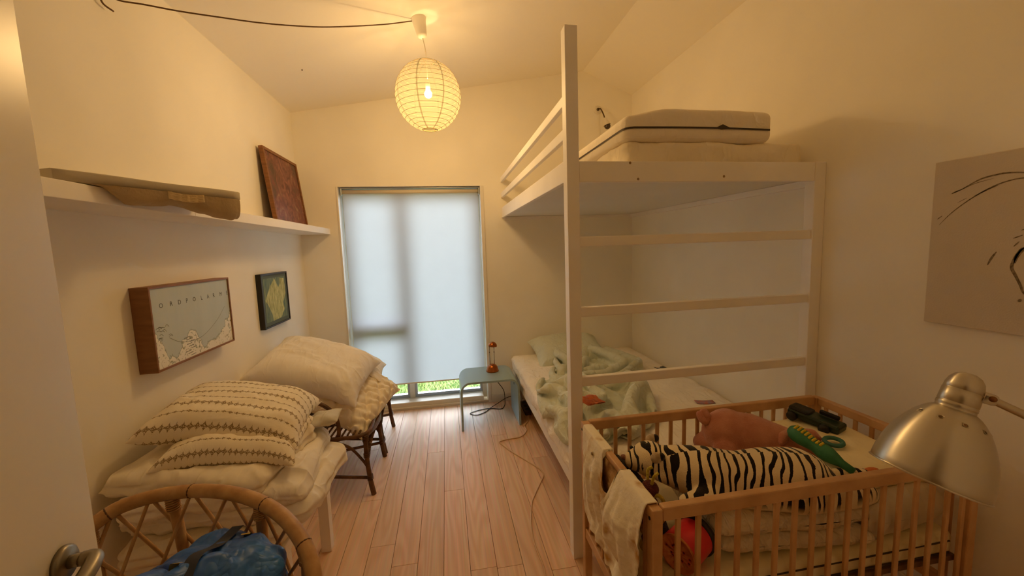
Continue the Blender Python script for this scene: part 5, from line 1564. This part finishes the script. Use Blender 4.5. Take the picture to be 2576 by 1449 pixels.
for y_, z_ in ((CY0 + .017, .745), (CY1 - .017, .745), (CY0 + .017, .265)):
    MB().lathe((CX0 - .0005, y_, z_), (-1, 0, 0), [(.0, .002), (.005, .002), (.006, .0)], 12).build('bolt', bt_, crib)
o = rounded_mattress('crib_mattress', 'thin cream crib mattress inside the crib', CX0 + .036, CX1 - .034, CY0 + .034, CY1 - .034, .406, .492, fabric('cream_crib_sheet', srgb(232, 220, 180), bump=.2, bscale=26), 91, .003, 6, .025, None, .002)
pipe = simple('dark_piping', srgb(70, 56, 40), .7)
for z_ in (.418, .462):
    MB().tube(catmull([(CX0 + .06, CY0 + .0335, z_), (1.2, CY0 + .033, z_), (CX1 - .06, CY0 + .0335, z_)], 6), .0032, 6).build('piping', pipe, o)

# quilts and cushion in the crib
M['crinkle'] = fabric('crinkled_quilt', srgb(226, 212, 186), bump=.5, bscale=60, var=.12, wr=16.0)
def quilt(label, c, lx, ly, T, rot, tilt, seed, mat, name='folded_quilt', cat='quilt', amp=.008, lines=0.0):
    X = soft_slab(lx, ly, T, 64, 50, 8, seed, amp, 9, .010, 6.0, (1, 1, 2))
    if lines:
        for k in (0, 1):
            ph = X[k, ..., 0] * 2 * math.pi / .055; X[k, ..., 2] += lines * (np.abs(np.sin(ph / 2)) ** .5 - .7) * (1 if k == 0 else -1)
        edge = np.abs(np.sin(X[0, ..., 0] * math.pi / .055)) ** .5 - .7
        X[..., 1] += np.sign(X[..., 1]) * lines * edge[None]
    mb = MB(); two_sheets(mb, frame_map(c, (math.cos(rot), math.sin(rot), tilt[0]), (-math.sin(rot), math.cos(rot), tilt[1]))(X))
    o = mb.build(name, mat); tag(o, label, cat); md = o.modifiers.new('s', 'SUBSURF'); md.levels = 1; md.render_levels = 1
    return o
Q0 = quilt('beige crinkled quilt lying on the crib mattress under the other quilt', (1.145, 1.215, .537), .56, .36, .075, R(-6), (-.02, 0), 101, M['crinkle'], lines=.004)
Q1 = quilt('beige crinkled quilt folded directly under the striped tiger toy', (1.145, 1.245, .595), .58, .40, .080, R(-4), (.0, 0), 102, M['crinkle'], lines=.004)
BLK = quilt('loose grey beige blanket bunched at the wall end of the crib mattress', (1.560, 1.245, .575), .38, .44, .165, R(2), (0, 0), 103, fabric('grey_blanket', srgb(206, 194, 172), bump=.4, bscale=20), 'blanket', 'blanket', .012)
CUS = sim_pillow(.50, .50, 44, 44, 110, .0005, .11, 12)
X = frame_map((1.545, 1.315, .678), (1, -.02, .03), (.02, 1, .03), bend_pillow(.22))(CUS * np.array([.90, 1.0, .85]))
o = CUo = sheets_object('cushion', X, fabric('cream_cushion', srgb(244, 231, 190), bump=.25, bscale=20)); tag(o, 'flat cream cushion on the blanket at the wall end of the crib', 'cushion')

# ---- plush bodies: overlapping balls fused into one skin
def blob(name, balls, mat, parent, voxel=.007, smooth=6, chains=()):
    mb = MB()
    for c, r in balls: mb.sphere(c, r, 18, 12)
    for pts, rads in chains:
        P_ = catmull(pts, 4); rr = np.interp(np.linspace(0, 1, len(P_)), np.linspace(0, 1, len(rads)), rads)
        for q, r in zip(P_, rr): mb.sphere(q, r, 14, 10)
    me = bpy.data.meshes.new('tmp'); me.from_pydata(mb.v, [], mb.f); me.update()
    ob = bpy.data.objects.new('tmp', me); COL.objects.link(ob)
    rm = ob.modifiers.new('r', 'REMESH'); rm.mode = 'VOXEL'; rm.voxel_size = voxel; rm.use_smooth_shade = True
    sm = ob.modifiers.new('s', 'SMOOTH'); sm.iterations = smooth; sm.factor = .5
    dg = bpy.context.evaluated_depsgraph_get()
    m2 = bpy.data.meshes.new_from_object(ob.evaluated_get(dg))
    bpy.data.objects.remove(ob); bpy.data.meshes.remove(me)
    off = ORIGIN.get(parent.name, np.zeros(3)) if parent is not None else np.zeros(3)
    co = np.zeros(len(m2.vertices) * 3); m2.vertices.foreach_get('co', co); co = co.reshape(-1, 3) - off
    m2.vertices.foreach_set('co', co.ravel()); m2.name = name
    m2.materials.clear(); m2.materials.append(mat); m2.polygons.foreach_set('use_smooth', [True] * len(m2.polygons)); m2.update()
    o = bpy.data.objects.new(name, m2); COL.objects.link(o)
    if parent is not None: o.parent = parent; ORIGIN[o.name] = off
    return o
def tiger_mat():
    m, nt, p = newmat('tiger_plush')
    tc = N(nt, 'ShaderNodeTexCoord')
    mp = N(nt, 'ShaderNodeMapping', Rotation=(0, 0, R(20))); nt.links.new(tc.outputs['Object'], mp.inputs['Vector'])
    sx = N(nt, 'ShaderNodeSeparateXYZ'); nt.links.new(mp.outputs[0], sx.inputs[0])
    def mth(op, a, b=None, c=None):
        n = N(nt, 'ShaderNodeMath', operation=op)
        for i, q in enumerate((a, b, c)):
            if q is None: continue
            if isinstance(q, (int, float)): n.inputs[i].default_value = q
            else: nt.links.new(q, n.inputs[i])
        return n.outputs[0]
    lat = mth('ABSOLUTE', sx.outputs['Y'])
    comb = N(nt, 'ShaderNodeCombineXYZ'); nt.links.new(mth('MULTIPLY', sx.outputs['X'], 1.0), comb.inputs['X']); nt.links.new(mth('MULTIPLY', sx.outputs['Y'], .45), comb.inputs['Y']); nt.links.new(mth('MULTIPLY', sx.outputs['Z'], .45), comb.inputs['Z'])
    nz = N(nt, 'ShaderNodeTexNoise', Scale=11.0, Detail=2.0); nt.links.new(comb.outputs[0], nz.inputs['Vector'])
    ph = mth('ADD', mth('MULTIPLY', sx.outputs['X'], 205.0), mth('MULTIPLY', nz.outputs['Fac'], 24.0))
    ph = mth('ADD', ph, mth('MULTIPLY', lat, 34.0))
    ph = mth('ADD', ph, mth('MULTIPLY', mth('SIGN', sx.outputs['Y']), .7))
    sn = mth('SINE', ph)
    n2 = N(nt, 'ShaderNodeTexNoise', Scale=9.0, Detail=1.0); nt.links.new(tc.outputs['Object'], n2.inputs['Vector'])
    thr = mth('ADD', mth('MULTIPLY', n2.outputs['Fac'], 1.5), -.38)
    n4 = N(nt, 'ShaderNodeTexNoise', Scale=170.0, Detail=1.0); nt.links.new(tc.outputs['Object'], n4.inputs['Vector'])
    edge = mth('ADD', mth('SUBTRACT', sn, thr), mth('MULTIPLY', mth('SUBTRACT', n4.outputs['Fac'], .5), .5))
    st = N(nt, 'ShaderNodeMapRange'); st.inputs['From Min'].default_value = -.06; st.inputs['From Max'].default_value = .06; nt.links.new(edge, st.inputs['Value'])
    mx = N(nt, 'ShaderNodeMix', data_type='RGBA'); mx.inputs[6].default_value = srgb(232, 214, 176); mx.inputs[7].default_value = srgb(26, 20, 22)
    # pale belly: no stripes low down
    low = N(nt, 'ShaderNodeMapRange'); low.inputs['From Min'].default_value = -.035; low.inputs['From Max'].default_value = .0; nt.links.new(sx.outputs['Z'], low.inputs['Value'])
    nt.links.new(mth('MULTIPLY', st.outputs['Result'], low.outputs['Result']), mx.inputs[0])
    nt.links.new(mx.outputs[2], p.inputs['Base Color'])
    p.inputs['Roughness'].default_value = .95; p.inputs['Specular IOR Level'].default_value = .1; p.inputs['Sheen Weight'].default_value = .25
    nb = N(nt, 'ShaderNodeTexNoise', Scale=260.0, Detail=2.0); nt.links.new(tc.outputs['Object'], nb.inputs['Vector'])
    bp = N(nt, 'ShaderNodeBump', Strength=.35, Distance=.004); nt.links.new(nb.outputs['Fac'], bp.inputs['Height']); nt.links.new(bp.outputs['Normal'], p.inputs['Normal'])
    return m
def plush(name, c, c2, sc=10): return simple(name, srgb(*c), .95, var=.4, vscale=sc, col2=srgb(*c2), bump=.4, bscale=200, spec=.1, sheen=.3)
tg = thing('plush_tiger', 'white plush tiger with black stripes lying on its belly in the crib', 'plush toy', (1.0, 1.18, .675))
tm = tiger_mat()
spine = [(.775, 1.315, .712), (.83, 1.275, .712), (.90, 1.225, .706), (1.0, 1.182, .698), (1.10, 1.148, .706), (1.19, 1.128, .704), (1.25, 1.118, .69)]
body = blob('body', [((.745, 1.335, .722), (.070, .076, .066)), ((.700, 1.362, .708), (.044, .046, .040)), ((.765, 1.265, .695), (.035, .03, .03)), ((1.175, 1.100, .700), (.098, .068, .085))], tm, tg, .0065, 8,
     [(spine, [.064, .080, .098, .096, .106, .108, .082]),
      ([(1.15, 1.082, .690), (1.26, 1.070, .674), (1.37, 1.074, .655), (1.43, 1.080, .648)], [.070, .056, .044, .040]),
      ([(1.19, 1.195, .705), (1.27, 1.180, .692), (1.335, 1.155, .686)], [.066, .044, .036]),
      ([(.90, 1.16, .680), (.84, 1.135, .672), (.775, 1.13, .668)], [.055, .044, .036]),
      ([(.93, 1.30, .67), (.87, 1.35, .66), (.80, 1.40, .655)], [.055, .046, .040])])
white_fur = plush('white_fur', (214, 196, 168), (176, 156, 128), 40)
blackfur = plush('black_fur', (30, 25, 24), (44, 36, 34), 40)
for c in ((.775, 1.378, .778), (.738, 1.272, .762)):
    e = blob('ear', [(c, (.024, .016, .022))], white_fur, tg, .004, 3)
    blob('inner_ear', [((c[0] + .016, c[1] - .004, c[2] + .004), (.015, .013, .016))], blackfur, e, .004, 2)
MB().sphere((.658, 1.380, .716), (.012, .014, .010), 12, 8).build('nose', plush('pink_nose', (150, 106, 92), (130, 90, 80)), tg)
for c in ((.700, 1.398, .742), (.690, 1.328, .742)):
    MB().sphere(c, .007, 10, 8).build('eye', simple('black_bead', srgb(14, 12, 12), .15), tg)
tl_ = MB().tube(catmull([(1.30, 1.135, .68), (1.38, 1.13, .70), (1.45, 1.10, .705), (1.50, 1.07, .695)], 6), [.018] * 13 + [.015] * 6, 10)
tl_.build('tail', tm, tg)

pg = thing('plush_pig', 'pink brown plush pig lying behind the striped tiger in the crib', 'plush toy', (1.28, 1.40, .66))
pm = plush('pig_plush', (204, 144, 120), (184, 120, 98), 14)
blob('body', [((1.185, 1.462, .728), (.092, .092, .094))], pm, pg, .0065, 8,
     [([(1.17, 1.465, .722), (1.26, 1.430, .712), (1.345, 1.385, .694), (1.400, 1.345, .692), (1.430, 1.285, .698), (1.440, 1.235, .700)], [.092, .094, .080, .064, .050, .035]),
      ([(1.13, 1.40, .68), (1.12, 1.37, .655)], [.050, .042]), ([(1.33, 1.335, .68), (1.305, 1.305, .672)], [.044, .034]), ([(1.12, 1.50, .67), (1.10, 1.52, .655)], [.046, .036]), ([(1.37, 1.43, .685), (1.39, 1.45, .69)], [.044, .034])])
for pts in ([(1.372, 1.345, .748), (1.338, 1.330, .742), (1.315, 1.315, .728)], [(1.445, 1.335, .748), (1.470, 1.325, .742), (1.485, 1.305, .732)]):
    blob('ear', [], pm, pg, .004, 3, [(pts, [.018, .022, .010])])
tp_ = [np.array([1.118, 1.488, .770]) + np.array([-.018 - .016 * t - .010 * math.cos(t * 6.5), .012 * math.sin(t * 6.5), .022 + .015 * math.sin(t * 6.5) - .006 * t]) for t in np.linspace(0, 1.6, 26)]
MB().tube([(1.135, 1.475, .765)] + tp_, [.016] * 20 + [.013] * 7, 10).build('tail', pm, pg)
MB().lathe((1.441, 1.212, .699), (.05, -1, -.1), [(.0, 0), (.026, 0), (.030, .008), (.026, .016), (.0, .017)], 18).build('snout', plush('snout_plush', (186, 96, 78), (170, 84, 66)), pg)
MB().sphere((1.412, 1.268, .745), .006, 10, 8).build('eye', simple('brown_bead', srgb(60, 34, 22), .2), pg)

# green squeaky bottle toy
gt = thing('green_toy', 'green club shaped toy with yellow corn pattern leaning over the plush pig', 'toy', (1.36, 1.22, .70))
gA, gB = Vector((1.350, 1.285, .782)), Vector((1.398, 1.118, .726)); gd = (gB - gA); gl = gd.length
grn = simple('green_rubber', srgb(54, 128, 92), .6, var=.25, vscale=16, bump=.2, bscale=60)
MB().lathe(gA, gd, [(.0, -.028), (.016, -.025), (.028, -.012), (.033, .006), (.032, .03), (.027, .055), (.024, .072), (.030, .10), (.030, .12), (.022, .145), (.015, .165), (.013, gl + .02), (.0, gl + .022)], 22).build('toy_body', grn, gt)
yel = simple('yellow_rubber', srgb(208, 182, 40), .6)
upg = Vector((-.12, -.55, .85)); upg = (upg - gd.normalized() * upg.dot(gd.normalized())).normalized(); sd = gd.normalized().cross(upg)
for k in range(8):
    for s in (-1, 0, 1):
        h = -.004 + k * .0135; r = np.interp(h, [-.01, .006, .03, .055, .072, .10], [.029, .033, .032, .027, .024, .030])
        a = s * .26
        c = gA + gd.normalized() * h + (upg * math.cos(a) + sd * math.sin(a)) * r
        MB().sphere(c, .0052, 8, 6).build('kernel', yel, gt)
# dark green toy vehicle
dk = thing('dark_toy', 'dark green toy vehicle with black wheels lying on the cream cushion', 'toy', (1.59, 1.43, .69))
dg_ = simple('dark_green_plastic', srgb(26, 48, 34), .4); bk_ = simple('black_plastic', srgb(20, 18, 18), .5)
dax = Vector((.35, -.94, -.12)).normalized(); day = Vector((.94, .35, 0)).normalized()
MB().obox((1.598, 1.425, .752), dax, day, (.20, .085, .036), .010).build('chassis', dg_, dk)
MB().obox((1.575, 1.475, .775), dax, day, (.085, .07, .028), .010).build('cab', bk_, dk)
for u, v in ((-.075, -.05), (-.075, .05), (.05, -.05), (.05, .05)):
    c = Vector((1.598, 1.425, .742)) + dax * u + day * v
    MB().lathe(c - day * .009, day, [(.0, 0), (.018, 0), (.021, .004), (.021, .014), (.018, .018), (.0, .018)], 18).build('wheel', bk_, dk)
MB().obox((1.635, 1.395, .778), dax, day, (.075, .018, .02), .006).build('bar', bk_, dk)
rg = MB().tube([(1.505 + .034 * math.cos(a), 1.262 + .026 * math.sin(a), .738 + .004 * math.sin(a)) for a in np.linspace(0, 2 * math.pi, 24, endpoint=False)], .0085, 8, closed=True).build('teething_ring', simple('teal_rubber', srgb(58, 116, 108), .6))
tag(rg, 'teal rubber ring lying beside the plush pig snout', 'ring')
oc = MB().lathe((1.475, 1.095, .715), (.9, -.25, .1), [(.0, -.022), (.010, -.018), (.014, -.004), (.013, .010), (.008, .022), (.0, .026)], 14).build('orange_block', simple('orange_wood', srgb(204, 110, 48), .5))
tag(oc, 'small orange wooden peg on the blanket next to the crib rail', 'toy')
# black soft thing under the tiger's chin
bks = blob('black_plush_sock', [], blackfur, None, .006, 5, [([(.655, 1.445, .66), (.668, 1.37, .645), (.685, 1.30, .610), (.70, 1.235, .56), (.705, 1.19, .535)], [.030, .040, .044, .042, .034])])
tag(bks, 'black plush roll between the tiger head and the hanging cloth', 'plush toy')
# crocheted insect toy
ins = thing('crochet_insect', 'yellow and dark red crocheted insect toy at the crib corner', 'toy', (.637, 1.142, .50))
wool_y = simple('yellow_wool', srgb(196, 176, 60), .95, var=.3, vscale=60, bump=.6, bscale=160); wool_r = simple('dark_red_wool', srgb(96, 40, 34), .95, var=.3, vscale=60, bump=.6, bscale=160); wool_p = simple('pink_wool', srgb(214, 92, 84), .95, bump=.6, bscale=160)
for k in range(6):
    MB().sphere((.637 + .004 * math.sin(k * 2), 1.144 + .006 * math.cos(k * 2), .525 + k * .033), (.030, .030, .021), 14, 10).build('segment', wool_r if k % 2 else wool_y, ins)
MB().sphere((.639, 1.144, .735), (.030, .030, .028), 14, 10).build('head', wool_r, ins)
for k in range(5):
    a = k * 1.25; z0 = .60 + .025 * k
    pts = catmull([(.637, 1.142, z0), (.637 + .045 * math.cos(a), 1.142 + .030 * math.sin(a), z0 + .030), (.637 + .060 * math.cos(a + .3), 1.142 + .036 * math.sin(a + .3), z0 + .008), (.637 + .042 * math.cos(a + .6), 1.142 + .026 * math.sin(a + .6), z0 - .022)], 5)
    w_ = MB().tube(pts, .0062, 7).build('leg', wool_y, ins)
    MB().sphere(pts[-1], .010, 10, 8).build('foot', wool_p, w_)
for s in (-1, 1):
    MB().tube(catmull([(.639, 1.144 + s * .012, .757), (.643, 1.144 + s * .020, .79), (.659, 1.144 + s * .018, .80)], 5), .0050, 7).build('antenna', wool_y, ins)
# red drum with punched end
rdm = thing('red_drum_toy', 'red plastic drum with punched orange end and black lid lying in the crib', 'toy', (.75, 1.10, .492))
rA = Vector((.692, 1.064, .556)); rB = Vector((.800, 1.122, .558)); ra = (rB - rA).normalized(); rl = (rB - rA).length
redp = simple('red_plastic', srgb(222, 52, 62), .35, var=.15, vscale=20)
mb = MB().lathe(rA, ra, [(.060, 0), (.062, .004), (.061, .012), (.0615, .016), (.061, .028), (.0615, .032), (.061, .044), (.0615, .048), (.061, .06), (.0615, .064), (.060, rl - .02), (.060, rl - .012)], 36)
mb.build('drum_wall', redp, rdm)
ex = ra.orthogonal().normalized(); ey = ra.cross(ex)
ep = MB().lathe(rA, ra, [(.0, .001), (.054, .001), (.056, -.004), (.061, -.005), (.062, .001), (.060, .006), (.0, .0065)], 36).build('end_plate', simple('orange_plastic', srgb(196, 104, 52), .45, var=.5, vscale=40, col2=srgb(222, 150, 90)), rdm)
spots_ = [rA + ex * r * math.cos(a) + ey * r * math.sin(a) for a, r in ((k * 2.4, .040 if k % 2 else .024) for k in range(11))]
_ro = Vector(ORIGIN[rdm.name])
carve(ep, [MB().lathe(c - _ro - ra * .02, ra, [(.0, 0), (.0045, 0), (.0045, .04), (.0, .04)], 12) for c in spots_]); ep.parent = rdm
for c in spots_:
    MB().tube([c + (ex * math.cos(a) + ey * math.sin(a)) * .0047 + ra * .001 for a in np.linspace(0, 2 * math.pi, 12, endpoint=False)], .0006, 4, closed=True).build('hole_rim', redp, rdm)
MB().lathe(rA + ra * (rl - .012), ra, [(.060, 0), (.066, .002), (.066, .020), (.061, .024), (.0, .025)], 36).build('lid', simple('black_lid', srgb(28, 24, 24), .4), rdm)

TB, PBo = body, [q for q in pg.children if q.name.startswith('body')][0]
press(CUo, [PBo, TB], (.4, 0, -1)); press(CUo, [Q1], (.6, 0, 1)); press(CUo, [PBo, TB], (.6, 0, -1)); press(BLK, [CUo, TB, PBo], (0, 0, -1)); press(BLK, [Q0, Q1], (1, 0, 0)); press(Q1, [TB, PBo], (0, 0, -1)); press(Q0, [Q1], (0, 0, -1)); press(Q0, [o for o in bpy.data.objects if o.name == 'crib_mattress'], (0, 0, 1)); press(BLK, [o for o in bpy.data.objects if o.name == 'crib_mattress'], (0, 0, 1))

# ---- stained baby garment hung over the end rail
def cloth_mat(name, base, stain, amt):
    m = simple(name, srgb(*base), .92, var=.6, vscale=11, col2=srgb(*stain), bump=.35, bscale=45, spec=.12)
    for n in m.node_tree.nodes:
        if n.type == 'MAP_RANGE': n.inputs['From Min'].default_value = amt; n.inputs['From Max'].default_value = amt + .14
    return m
gar = thing('baby_romper', 'stained cream baby romper hung over the end rail of the crib', 'baby clothes', (CX0, 1.28, .78))
NY, NS = 120, 150
G = np.zeros((NY, NS, 3))
yv = np.linspace(1.012, 1.548, NY)
def hem(y):                      # length of cloth hanging outside
    return np.interp(y, [1.0, 1.06, 1.12, 1.22, 1.36, 1.48, 1.55], [.62, .60, .56, .44, .40, .42, .36])
for i in range(NY):
    y = yv[i]; L = hem(y) + .006 * math.sin(y * 60)
    ua = min(1.0, abs(y - 1.262) / .070)
    s0 = -.07 + .225 * (1 - ua ** 5)                 # neck opening: the cloth starts lower here
    for j in range(NS):
        s_ = s0 + (L - s0) * j / (NS - 1)            # <0 inside, 0 = middle of the rail top
        r_ = .014
        if s_ < -r_: P_ = (CX0 + .028 + .004, y, CZ + .003 + (s_ + r_))
        elif s_ < r_ + .002: P_ = (CX0 + .014 - s_ * 1.15, y, CZ + .004)
        else:
            d = s_ - r_
            P_ = (CX0 - .005 - .004 * smoothstep(0, .02, d), y, CZ + .003 - d)
        G[i, j] = P_
hang = np.clip((CZ - G[..., 2]) / .12, 0, 1) * (G[..., 0] < CX0)
Pn = G * np.array([1, 1, .28])
fold = .050 * (billow(Pn, 8.0, 111, 1) - .20) + .010 * np.sin(G[..., 1] * 75 + 5 * noise(G * np.array([1, 1, .5]), 5, 131, 2)) * np.clip((CZ - G[..., 2]) / .25, 0, 1) + .010 * noise(G * np.array([1, 1, .35]), 22, 113, 2) + .004 * noise(G, 40, 117, 2)
G[..., 0] -= hang * np.clip(fold + .006, 0, None) + .002 * (G[..., 0] < CX0)
G[..., 1] += hang * .010 * noise(G, 7, 118, 2)
G[..., 2] += .0015 * noise(G, 50, 119, 2) * (G[..., 0] >= CX0 - .006)
yy_, zz_ = G[..., 1], G[..., 2]
mb = MB(); fs = []
for i in range(NY - 1):
    for j in range(NS - 1):
        fs.append((i * NS + j, (i + 1) * NS + j, (i + 1) * NS + j + 1, i * NS + j + 1))
mb.add(G.reshape(-1, 3), fs)
g1 = mb.build('front_layer', cloth_mat('stained_cotton', (238, 229, 208), (192, 152, 92), .545), gar)
md = g1.modifiers.new('t', 'SOLIDIFY'); md.thickness = .0022
K = np.zeros((24, 30, 3))
for i in range(24):
    for j in range(30):
        y = 1.175 + .18 * i / 23; z = CZ - .02 - .20 * j / 29
        K[i, j] = (CX0 - .0015 - .003 * math.sin(j * .2), y, z)
K[..., 0] -= .0022 * (1 + noise(K, 30, 121, 2))
MB().grid(K).build('lining', cloth_mat('stained_lining', (186, 150, 100), (120, 84, 48), .50), gar)
for y_, z_ in ((1.075, .700), (1.40, .735)):
    MB().lathe((CX0 - .026, y_, z_), (-1, 0, 0), [(.0, .003), (.006, .003), (.007, .0), (.006, -.002)], 12).build('snap_button', simple('snap_metal', srgb(150, 130, 100), .35, metal=.7) if 'snap_metal' not in bpy.data.materials else bpy.data.materials['snap_metal'], gar)

# ================================================================== STEEL LAMP IN THE FOREGROUND
fl = thing('reading_lamp', 'brushed steel reading lamp with domed shade reaching in beside the crib', 'lamp', (1.33, .465, 0))
def brushed():
    m, nt, p = newmat('brushed_steel')
    p.inputs['Metallic'].default_value = 1.0; p.inputs['Roughness'].default_value = .36
    p.inputs['Base Color'].default_value = srgb(206, 198, 182)
    p.inputs['Anisotropic'].default_value = .82; p.inputs['Anisotropic Rotation'].default_value = .25
    tg_ = N(nt, 'ShaderNodeTangent', direction_type='RADIAL', axis='Z')
    nt.links.new(tg_.outputs['Tangent'], p.inputs['Tangent'])
    return m
steel_b = brushed()
def turned(name, prof, seg, origin, axis, parent):
    """lathe part whose own Z axis is its turning axis"""
    o = MB().lathe((0, 0, 0), (0, 0, 1), prof, seg).build(name, steel_b)
    o.parent = parent; o.location = Vector(origin) - Vector(ORIGIN[parent.name])
    o.rotation_mode = 'QUATERNION'; o.rotation_quaternion = Vector(axis).to_track_quat('Z', 'Y')
    return o
ctr = np.array([.925, .587, 1.0775]); top = np.array([1.009, .586, 1.282])
axv = ctr - top; AL = np.linalg.norm(axv); axv /= AL
prof = [(.0300, .076)] + [(.031 + .056 * math.sin(math.pi / 2 * t) ** .92, .077 + (AL - .077) * t ** 1.28) for t in np.linspace(.06, 1, 14)]
inner = [(r - .0012, h + .001) for r, h in prof[::-1]]
SHD = turned('shade', prof + inner + [prof[0]], 60, top, axv, fl)
e1 = np.array(Vector(axv).orthogonal().normalized()); e2 = np.cross(axv, e1)
MB().tube([tuple(top + axv * (AL + .0005) + .0872 * (e1 * math.cos(a) + e2 * math.sin(a))) for a in np.linspace(0, 2 * math.pi, 60, endpoint=False)], .0020, 8, closed=True).build('shade_rim', steel_b, fl)
turned('socket_cap', [(.0, .0), (.010, .0008), (.019, .006), (.0250, .015), (.0276, .026), (.0282, .035), (.0276, .0353), (.0276, .0362), (.0288, .0366), (.0294, .062), (.0286, .0625), (.0286, .0638), (.0296, .0642), (.0300, .070), (.0290, .0706), (.0290, .075), (.030, .078)], 44, top, axv, fl)
vd = np.array([0, 0, CAMH]) - top
qs = SHD.rotation_quaternion.copy(); lv = qs.inverted() @ Vector(vd); a0 = math.atan2(lv.y, lv.x)
hh = .100; rr = float(np.interp(hh, [h for r, h in prof], [r for r, h in prof]))
loc_, cuts = [], []
for k in range(10):
    a = a0 + R(14) + k * R(36); dr = Vector((math.cos(a), math.sin(a), 0)); nn_ = (dr * .80 - Vector((0, 0, 1)) * .60).normalized(); c = dr * rr + Vector((0, 0, hh))
    loc_.append((c, nn_)); cuts.append(MB().lathe(c - nn_ * .012, nn_, [(.0, 0), (.0036, 0), (.0036, .024), (.0, .024)], 14))
_lo = SHD.location.copy(); carve(SHD, cuts); SHD.parent = fl; SHD.location = _lo; SHD.rotation_quaternion = qs
for c, nn_ in loc_:
    w_ = Vector(top) + qs @ c; n_ = qs @ nn_; u_ = n_.orthogonal().normalized(); v_ = n_.cross(u_)
    MB().tube([w_ + (u_ * math.cos(t) + v_ * math.sin(t)) * .0038 for t in np.linspace(0, 2 * math.pi, 14, endpoint=False)], .0005, 4, closed=True).build('vent_rim', steel_b, fl)
vdn = vd / np.linalg.norm(vd)
a_s = np.array([1.030, .566, 1.236])
MB().obox(a_s - np.array([.004, -.004, -.001]), Vector((.85, -.35, -.30)), Vector((.35, .93, 0)), (.030, .020, .022), .005).build('joint', steel_b, fl)
MB().lathe(a_s + np.array([-.010, -.010, .004]), vdn, [(.0, .006), (.005, .006), (.0058, 0)], 12).build('screw', simple('screw_brass', srgb(140, 96, 60), .3, metal=.9), fl)
MB().tube(catmull([a_s, (1.085, .544, 1.205), (1.18, .512, 1.150), (1.28, .480, 1.095), (1.33, .465, 1.07)], 6), .0075, 12).build('arm', steel_b, fl)
MB().tube([(1.33, .465, .02), (1.33, .465, 1.09)], .010, 14).build('pole', steel_b, fl)
MB().lathe((1.33, .465, 0), (0, 0, 1), [(.0, 0), (.125, 0), (.125, .012), (.115, .020), (.02, .026), (.012, .04), (.0, .04)], 40).build('base', steel_b, fl)
MB().lathe(tuple(ctr - axv * .02), axv * -1, [(.0, -.010), (.018, -.004), (.027, .012), (.026, .030), (.014, .055), (.013, .10)], 18).build('bulb', simple('opal_bulb', srgb(230, 226, 214), .3), fl)
